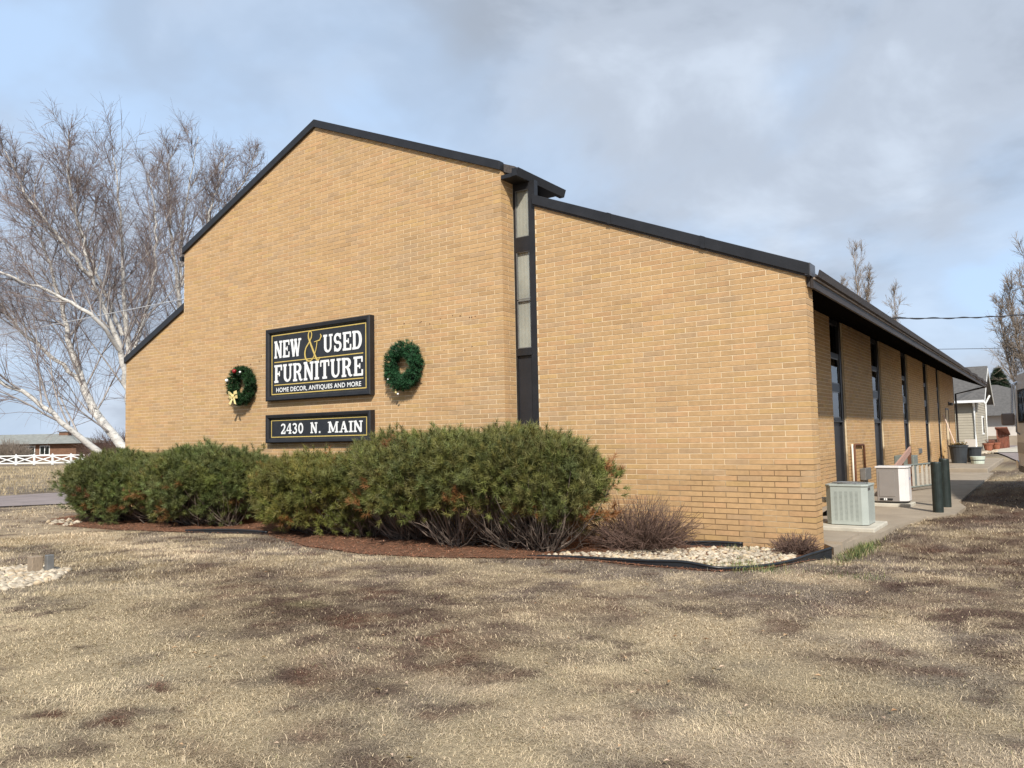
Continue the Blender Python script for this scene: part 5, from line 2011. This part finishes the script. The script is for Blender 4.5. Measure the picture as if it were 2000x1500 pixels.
# --- conduit and disconnect on the wall
ec = thing('electrical_disconnect', 'grey electrical box with rusty conduit loop on the side wall', 'electrical box', (WX, 8.9, .5))
MB().box(WX + .01, WX + .13, 8.62, 9.25, .30, .56).obj('box', M['greymetal'], ec, bevel=.01)
MB().tube([(WX + .05, 9.0, .56), (WX + .05, 9.0, 1.02), (WX + .05, 8.95, 1.08), (WX + .05, 8.05, 1.10), (WX + .05, 7.95, 1.04), (WX + .05, 7.95, .2), (WX + .12, 8.2, .03)], .025, 7).obj('conduit', M['rust'], ec, smooth=True)
MB().tube([(WX + .05, 7.74, .0), (WX + .05, 7.74, 1.12)], .022, 7).obj('riser_pipe', M['pvc'], ec, smooth=True)
cd = MB()
for q in (8.72, 8.92, 9.1):
    cd.tube([(WX + .06, q, .30), (WX + .06, q + .02, .02)], .022, 6)
cd.obj('conduit', M['greymetal'], ec)
tag(MB().box(WX + .009, WX + .04, 3.05, 3.16, .62, .74).obj('wall_outlet', M['greymetal'], bevel=.005), 'small grey outlet box on the brick wall behind the corner', 'outlet')

# --- bins and things on the stoop
def bin_(label, x, y, s, cov):
    t = thing('trash_bin', label, 'bin', (x, y, .12), 0, 'bins on the stoop')
    MB().lathe([(.26 * s, 0), (.33 * s, .66 * s), (.36 * s, .66 * s), (.36 * s, .72 * s), (.32 * s, .72 * s), (.30 * s, .60 * s)], (x, y, .12), 18).obj('barrel', M['plastic'], t)
    if cov:
        r = random.Random(3)
        lf = MB()
        for k in range(60):
            a, q = r.uniform(0, 6.3), r.uniform(0, .3) * s
            lx_, ly_ = x + q * math.cos(a), y + q * math.sin(a)
            zz_ = .12 + .66 * s + r.uniform(0, .12)
            lf.face([(lx_ - .05, ly_, zz_), (lx_, ly_ - .04, zz_ + .03), (lx_ + .05, ly_, zz_ + .01), (lx_, ly_ + .04, zz_ + r.uniform(0, .07))])
        lf.obj('yard_waste', M['leaf'], t)
    return t


bin_('large dark plastic bin heaped with yard waste on the stoop', -.52, 22.9, .92, True)
bin_('second dark bin just behind the heaped bin', -.08, 23.5, .80, False)
bk = thing('bucket', 'pale green and white bucket at the stoop edge beside the bins', 'bucket', (.10, 22.5, .12))
MB().lathe([(.20, 0), (.215, .10), (.23, .22), (.24, .22), (.24, .26), (.20, .26)], (.10, 22.5, .12), 18).obj('pail', M['bucket'], bk)
MB().lathe([(.222, .115), (.226, .145)], (.10, 22.5, .12), 18).obj('dark_band', M['plastic'], bk)
br_ = thing('broom', 'long pale handle leaning against the wall above the bins', 'broom', (-.75, 24.4, .12))
MB().tube([(WX + .03, 25.2, 1.95), (-.62, 24.3, .35)], .022, 6).obj('handle', M['handle'], br_)
MB().prism([(24.1, .12), (24.5, .12), (24.4, .36), (24.2, .36)], -.68, -.58, 'x').obj('brush_head', M['wood'], br_)
pl = thing('wood_pallet', 'yellow new wood boards standing behind the dark bin', 'pallet', (-.9, 24.0, .12))
for k in range(4):
    MB().box(-1.10, -1.06, 23.5 + k * .22, 23.66 + k * .22, .12, .93 + .04 * (k % 2)).obj('board', M['wood'], pl)
MB().box(-1.055, -1.03, 23.5, 24.32, .55, .64).obj('board', M['wood'], pl)
tag(MB().box(-.40, -.05, 24.1, 24.14, .12, .98).obj('notice_board', M['stucco']), 'pale panel standing behind the dark bins on the stoop', 'panel')

# ================================================================== neighbours on the right
hb = thing('beige_house', 'beige lap sided house with grey roof and white downspouts past the store', 'house', (-2.5, 43, 0))
hx0, hx1, hy0, hy1 = -9.0, -1.05, 40.3, 48.0
wl_ = MB()
ncs = 19
for k in range(ncs):
    z0, z1 = .05 + 2.85 * k / ncs, .05 + 2.85 * (k + 1) / ncs
    o_ = .02
    wl_.face([(hx0, hy0 - o_, z0), (hx1 + o_, hy0 - o_, z0), (hx1, hy0, z1), (hx0, hy0, z1)])
    wl_.face([(hx1 + o_, hy0 - o_, z0), (hx1 + o_, hy1, z0), (hx1, hy1, z1), (hx1, hy0, z1)])
    wl_.face([(hx0, hy0, z0), (hx0, hy0 - o_, z0), (hx1 + o_, hy0 - o_, z0), (hx1, hy0, z0)][::-1])
for k in range(14):
    z0 = 2.9 + k * .15
    ya = hy0 + (z0 - 2.9) / .52
    yb = hy1 - (z0 - 2.9) / .52
    yc, yd = ya + .15 / .52, yb - .15 / .52
    if yd < yc:
        break
    wl_.face([(hx1 + .02, ya, z0), (hx1 + .02, yb, z0), (hx1, yd, z0 + .15), (hx1, yc, z0 + .15)])
wl_.obj('lap_siding', M['siding'], hb)
MB().box(hx0, hx1 - .03, hy0 + .03, hy1, -.1, 2.9).obj('wall_core', M['siding'], hb)
ro = MB()
ym = (hy0 + hy1) / 2
ro.prism([(hy0 - .45, 2.86), (hy0 - .45, 2.96), (ym, 5.1), (ym, 4.98)], hx0 - .3, hx1 + .42, 'x')
ro.prism([(ym, 4.98), (ym, 5.1), (hy1 + .45, 2.96), (hy1 + .45, 2.86)], hx0 - .3, hx1 + .42, 'x')
ro.obj('roof', M['shingle_grey'], hb)
tr = MB()
tr.box(hx0 - .3, hx1 + .40, hy0 - .56, hy0 - .455, 2.80, 2.94)
tr.prism([(hy0 - .45, 2.74), (hy0 - .45, 2.855), (ym, 4.975), (ym, 4.86)], hx1 + .40, hx1 + .44, 'x')
tr.prism([(ym, 4.86), (ym, 4.975), (hy1 + .45, 2.855), (hy1 + .45, 2.74)], hx1 + .40, hx1 + .44, 'x')
tr.obj('white_trim', M['white'], hb)
MB().tube([(hx1 - .12, hy0 - .5, 2.8), (hx1 - .12, hy0 - .10, 2.55), (hx1 - .12, hy0 - .08, .45), (hx1 - .12, hy0 - .3, .3)], .055, 6).obj('downspout', M['white'], hb)
MB().tube([(hx1 + .3, hy1 - 1.4, 3.4), (hx1 + .07, hy1 - 1.6, 2.9), (hx1 + .07, hy1 - 1.6, .2)], .055, 6).obj('downspout', M['white'], hb)
wn = MB().box(hx1 + .005, hx1 + .06, 43.3, 44.3, 1.0, 2.1)
wno = wn.obj('window', M['white'], hb)
MB().box(hx1 + .061, hx1 + .066, 43.4, 44.2, 1.1, 2.0).obj('pane', M['darkglass'], wno)
h2 = thing('white_house', 'low white house with dark hipped roof beyond the red deck', 'house', (3, 64, 0))
MB().box(-6.5, 5.4, 60, 70, -.1, 2.35).obj('wall', M['stucco'], h2)
MB().box(-6.45, 5.45, 59.9, 59.99, -.1, .75).obj('foundation', M['concrete'], h2)
rr_ = MB()
v = [(-7.2, 59.2, 2.3), (6.0, 59.2, 2.3), (6.0, 70.8, 2.3), (-7.2, 70.8, 2.3), (-4.2, 65, 4.9), (-1.2, 65, 4.9)]
for f in ((0, 1, 5, 4), (1, 2, 5), (2, 3, 4, 5), (3, 0, 4), (3, 2, 1, 0)):
    rr_.face([v[i] for i in f])
rr_.obj('roof', M['shingle_grey'], h2)
dk = thing('red_deck', 'red stained wooden deck rail and steps beside the beige house', 'deck', (-.3, 48, 0))
for k in range(9):
    y_ = 48.6 + k * .42
    MB().box(-.62 + k * .06, -.56 + k * .06, y_, y_ + .37, .02, 1.32 - .055 * k).obj('board', M['redwood'], dk)
MB().prism([(48.5, 1.34), (48.5, 1.42), (52.4, .94), (52.4, .86)], -.68, .0, 'x').obj('rail', M['redwood'], dk)
MB().box(-2.2, -.7, 48.6, 52.0, .0, .6).obj('deck_floor', M['redwood'], dk)
for lb, x, y, s in (('terracotta pot nearest the beige house corner', -.75, 42.6, .26), ('terracotta pot behind the first one by the deck', -.55, 46.6, .24)):
    t = thing('flower_pot', lb, 'pot', (x, y, 0), 0, 'pots beside the beige house')
    MB().lathe([(s * .65, .0), (s * .95, s * 1.5), (s * 1.08, s * 1.5), (s * 1.08, s * 1.8), (s * .9, s * 1.8)], (x, y, .03), 14).obj('pot', M['terracotta'], t)
    rq = np.random.default_rng(int(s * 100))
    ps = [grow(rq, (x, y, s * 1.6), (rq.normal() * .5, rq.normal() * .5, 1), .35, .008, .004, 4, .2, 0) for _ in range(30)]
    tubes_np('dry_stems', ps, 3, M['brushtwig'], t)
rocks('rock_border', 'pale rock strip along the beige house wall', 'rocks', [(-1.6, 39.2), (-.6, 39.0), (-.2, 40.0), (-.4, 44.5), (-1.0, 44.5), (-1.0, 40.2)], 260, .06, .11, 12, .02)

# ================================================================== far left: fence and brick house
fe = thing('crossbuck_fence', 'white crossbuck rail fence across the far field', 'fence', (-93, 32, -.7))
fa_, fb_ = Vector((-103.3, 27.45)), Vector((-88.0, 34.62))
npn = 7
fz = gz1(-94, 32)
H_ = 1.12
for k in range(npn + 1):
    p = fa_.lerp(fb_, k / npn)
    ps = MB().box(p.x - .09, p.x + .09, p.y - .09, p.y + .09, fz - .2, fz + H_ + .04)
    ps.lathe([(.11, 0), (.11, .03), (.02, .11)], (p.x, p.y, fz + H_ + .04), 8)
    ps.obj('post', M['white'], fe)
dirv = (fb_ - fa_).normalized()
nv = Vector((-dirv.y, dirv.x)) * .03


def rail(p, z0, q, z1, hw, off):
    mb = MB()
    o_ = nv.normalized() * off
    pts = []
    for (c_, z_) in ((p, z0), (q, z1)):
        for s in (-1, 1):
            for t_ in (-hw, hw):
                pts.append((c_.x + nv.x * s + o_.x, c_.y + nv.y * s + o_.y, z_ + t_))
    mb.v = pts
    mb.f = [(0, 1, 3, 2), (4, 6, 7, 5), (0, 4, 5, 1), (2, 3, 7, 6), (0, 2, 6, 4), (1, 5, 7, 3)]
    mb.t = [(1, 1, 1)] * 6
    return mb.obj('rail', M['white'], fe)


for k in range(npn):
    p, q = fa_.lerp(fb_, k / npn), fa_.lerp(fb_, (k + 1) / npn)
    rail(p, fz + H_ - .05, q, fz + H_ - .05, .065, 0)
    rail(p, fz + .22, q, fz + .22, .065, 0)
    rail(p, fz + .30, q, fz + H_ - .14, .055, .035)
    rail(p, fz + H_ - .14, q, fz + .30, .055, -.035)

bh = thing('brick_house', 'low brown brick ranch house with pale hipped roof beyond the white fence', 'house', (-124, 42.5, -.9), rad(35.1))
W_ = False
MB().box(-13, 8.0, 0, 9, -.3, 2.7).obj('wall', M['housebrick'], bh, W_)
rr_ = MB()
v = [(-13.8, -.9, 2.62), (9.0, -.9, 2.62), (9.0, 9.9, 2.62), (-13.8, 9.9, 2.62), (-9, 4.5, 4.15), (3.6, 4.5, 4.15)]
for f in ((0, 1, 5, 4), (1, 2, 5), (2, 3, 4, 5), (3, 0, 4), (3, 2, 1, 0)):
    rr_.face([v[i] for i in f])
rfo = rr_.obj('roof', M['shingle_pale'], bh, W_)
ch = MB().box(3.3, 4.7, 3.6, 4.6, 2.9, 4.35)
cho = ch.obj('chimney', M['housebrick'], rfo, W_)
ch = MB().box(3.2, 4.8, 3.5, 4.7, 4.35, 4.48)
ch.tube([(4.6, 4.1, 4.4), (4.6, 4.1, 6.1)], .12, 8)
ch.obj('flue_pipe', M['rvtrim'], rfo, W_)
for xa, xb in ((.1, 1.8), (2.7, 4.0)):
    wf_ = MB()
    wf_.box(xa - .1, xb + .1, -.06, -.005, .95, 2.35)
    wo = wf_.obj('window', M['white'], bh, W_)
    half = (xa + xb) / 2
    for a, b in ((xa, half - .05), (half + .05, xb)):
        MB().box(a, b, -.075, -.061, 1.05, 2.25).obj('pane', M['darkglass'], wo, W_)

# ================================================================== parked vehicle at the right edge
rv = thing('parked_motorhome', 'white motorhome parked at the right edge, only its front side showing', 'vehicle', (1.66, 12.15, 0), rad(9.7))
bdy = MB()
prof = [(-7.0, .42), (-7.0, 2.55), (-6.85, 2.72), (-.55, 2.68), (-.30, 2.55), (-.06, 1.55), (.0, 1.25), (.0, .45)]
bdy.prism(prof, .0, 2.25, 'x')
bdy.obj('body', M['rvwhite'], rv, W_, bevel=.06)
st_ = MB().box(-.006, .05, -6.9, -.05, .80, 1.05)
st_.obj('side_stripe', M['rvstripe'], rv, W_)
st_ = MB().box(-.010, .3, -6.95, -.1, .36, .50)
st_.obj('lower_trim', M['rvtrim'], rv, W_)
for a, b in ((-1.75, -.42), (-4.2, -2.4)):
    fw = MB()
    fw.prism([(a, 1.50), (a, 2.28), (b - .12, 2.28), (b, 1.50)], -.012, .04, 'x')
    fo = fw.obj('window_frame', M['rubber'], rv, W_, bevel=.02)
    MB().prism([(a + .05, 1.55), (a + .05, 2.23), (b - .17, 2.23), (b - .06, 1.55)], -.018, -.013, 'x').obj('pane', M['darkglass'], fo, W_)
ws = MB()
ws.face([(.15, -.045, 1.62), (2.1, -.045, 1.62), (2.1, -.27, 2.50), (.15, -.27, 2.50)][::-1])
ws.obj('windscreen', M['darkglass'], rv, W_)
mr = MB().box(-.36, -.10, -.62, -.50, 1.46, 1.74)
mro = mr.obj('side_mirror', M['mirror'], rv, W_, bevel=.03)
mr = MB()
mr.tube([(.02, -.50, 2.48), (-.10, -.52, 2.42), (-.14, -.54, 1.74)], .022, 6)
mr.tube([(.02, -.45, 2.46), (-.05, -.46, 2.40), (-.06, -.48, 1.30), (.02, -.48, 1.22)], .022, 6)
mr.obj('mirror_arm', M['chrome'], mro, W_)
bp_ = MB().box(-.03, 2.28, -.12, .16, .40, .62)
bp_.obj('bumper', M['chrome'], rv, W_, bevel=.03)
for yy in (-1.25, -5.4):
    for xx in (.02, 2.0):
        tw_ = MB()
        n = 20
        for s in (0, .24):
            for k in range(n):
                a = 2 * math.pi * k / n
                tw_.v.append((xx + s - .01, yy + .39 * math.cos(a), .39 + .39 * math.sin(a)))
        tw_.f = [(k, (k + 1) % n, n + (k + 1) % n, n + k) for k in range(n)] + [tuple(range(n))[::-1], tuple(range(n, 2 * n))]
        tw_.t = [(1, 1, 1)] * len(tw_.f)
        wo = tw_.obj('wheel', M['tyre'], rv, W_, bevel=.03)
        hb_ = MB()
        hb_.prism([(yy + .2 * math.cos(a), .39 + .2 * math.sin(a)) for a in np.linspace(0, 2 * math.pi, 15)[:-1]], xx - .03 if xx < 1 else xx + .232, xx - .012 if xx < 1 else xx + .25, 'x')
        hb_.obj('rim', M['chrome'], wo, W_)

# ================================================================== overhead wires
def wire(name, label, a, b, sag, r_, material, seg=24, twist=False):
    a, b = Vector(a), Vector(b)
    t = thing(name, label, 'wire', tuple(a))
    pts = []
    for k in range(seg + 1):
        u = k / seg
        p = a.lerp(b, u)
        p.z -= sag * 4 * u * (1 - u)
        pts.append(p)
    MB().tube(pts, r_, 6).obj('cable', material, t, smooth=True)
    if twist:
        pt_ = []
        for k in range(seg * 6 + 1):
            u = k / (seg * 6)
            p = a.lerp(b, u)
            p.z -= sag * 4 * u * (1 - u)
            ph = u * seg * 2.2
            pt_.append(p + Vector((0, math.cos(ph) * r_ * 1.6, math.sin(ph) * r_ * 1.6)))
        MB().tube(pt_, r_ * .7, 5).obj('twisted_conductor', material, t, smooth=True)
    return t, pts


wire('service_cable', 'black twisted service cable running right from the store roof', (-2.6, 23.0, 5.75), (6.5, 54.5, 9.6), .35, .022, M['wire'], 30, True)
wire('power_line', 'thin grey power line low over the far houses', (-16, 77, 10.0), (20, 98, 9.9), .3, .03, M['wire'], 20)
t, pts = wire('service_drop', 'pale service wire crossing the birches to the store', (-14.4, 3.7, 5.89), (-46.4, -0.9, 4.7), .05, .014, M['wirewhite'], 40)
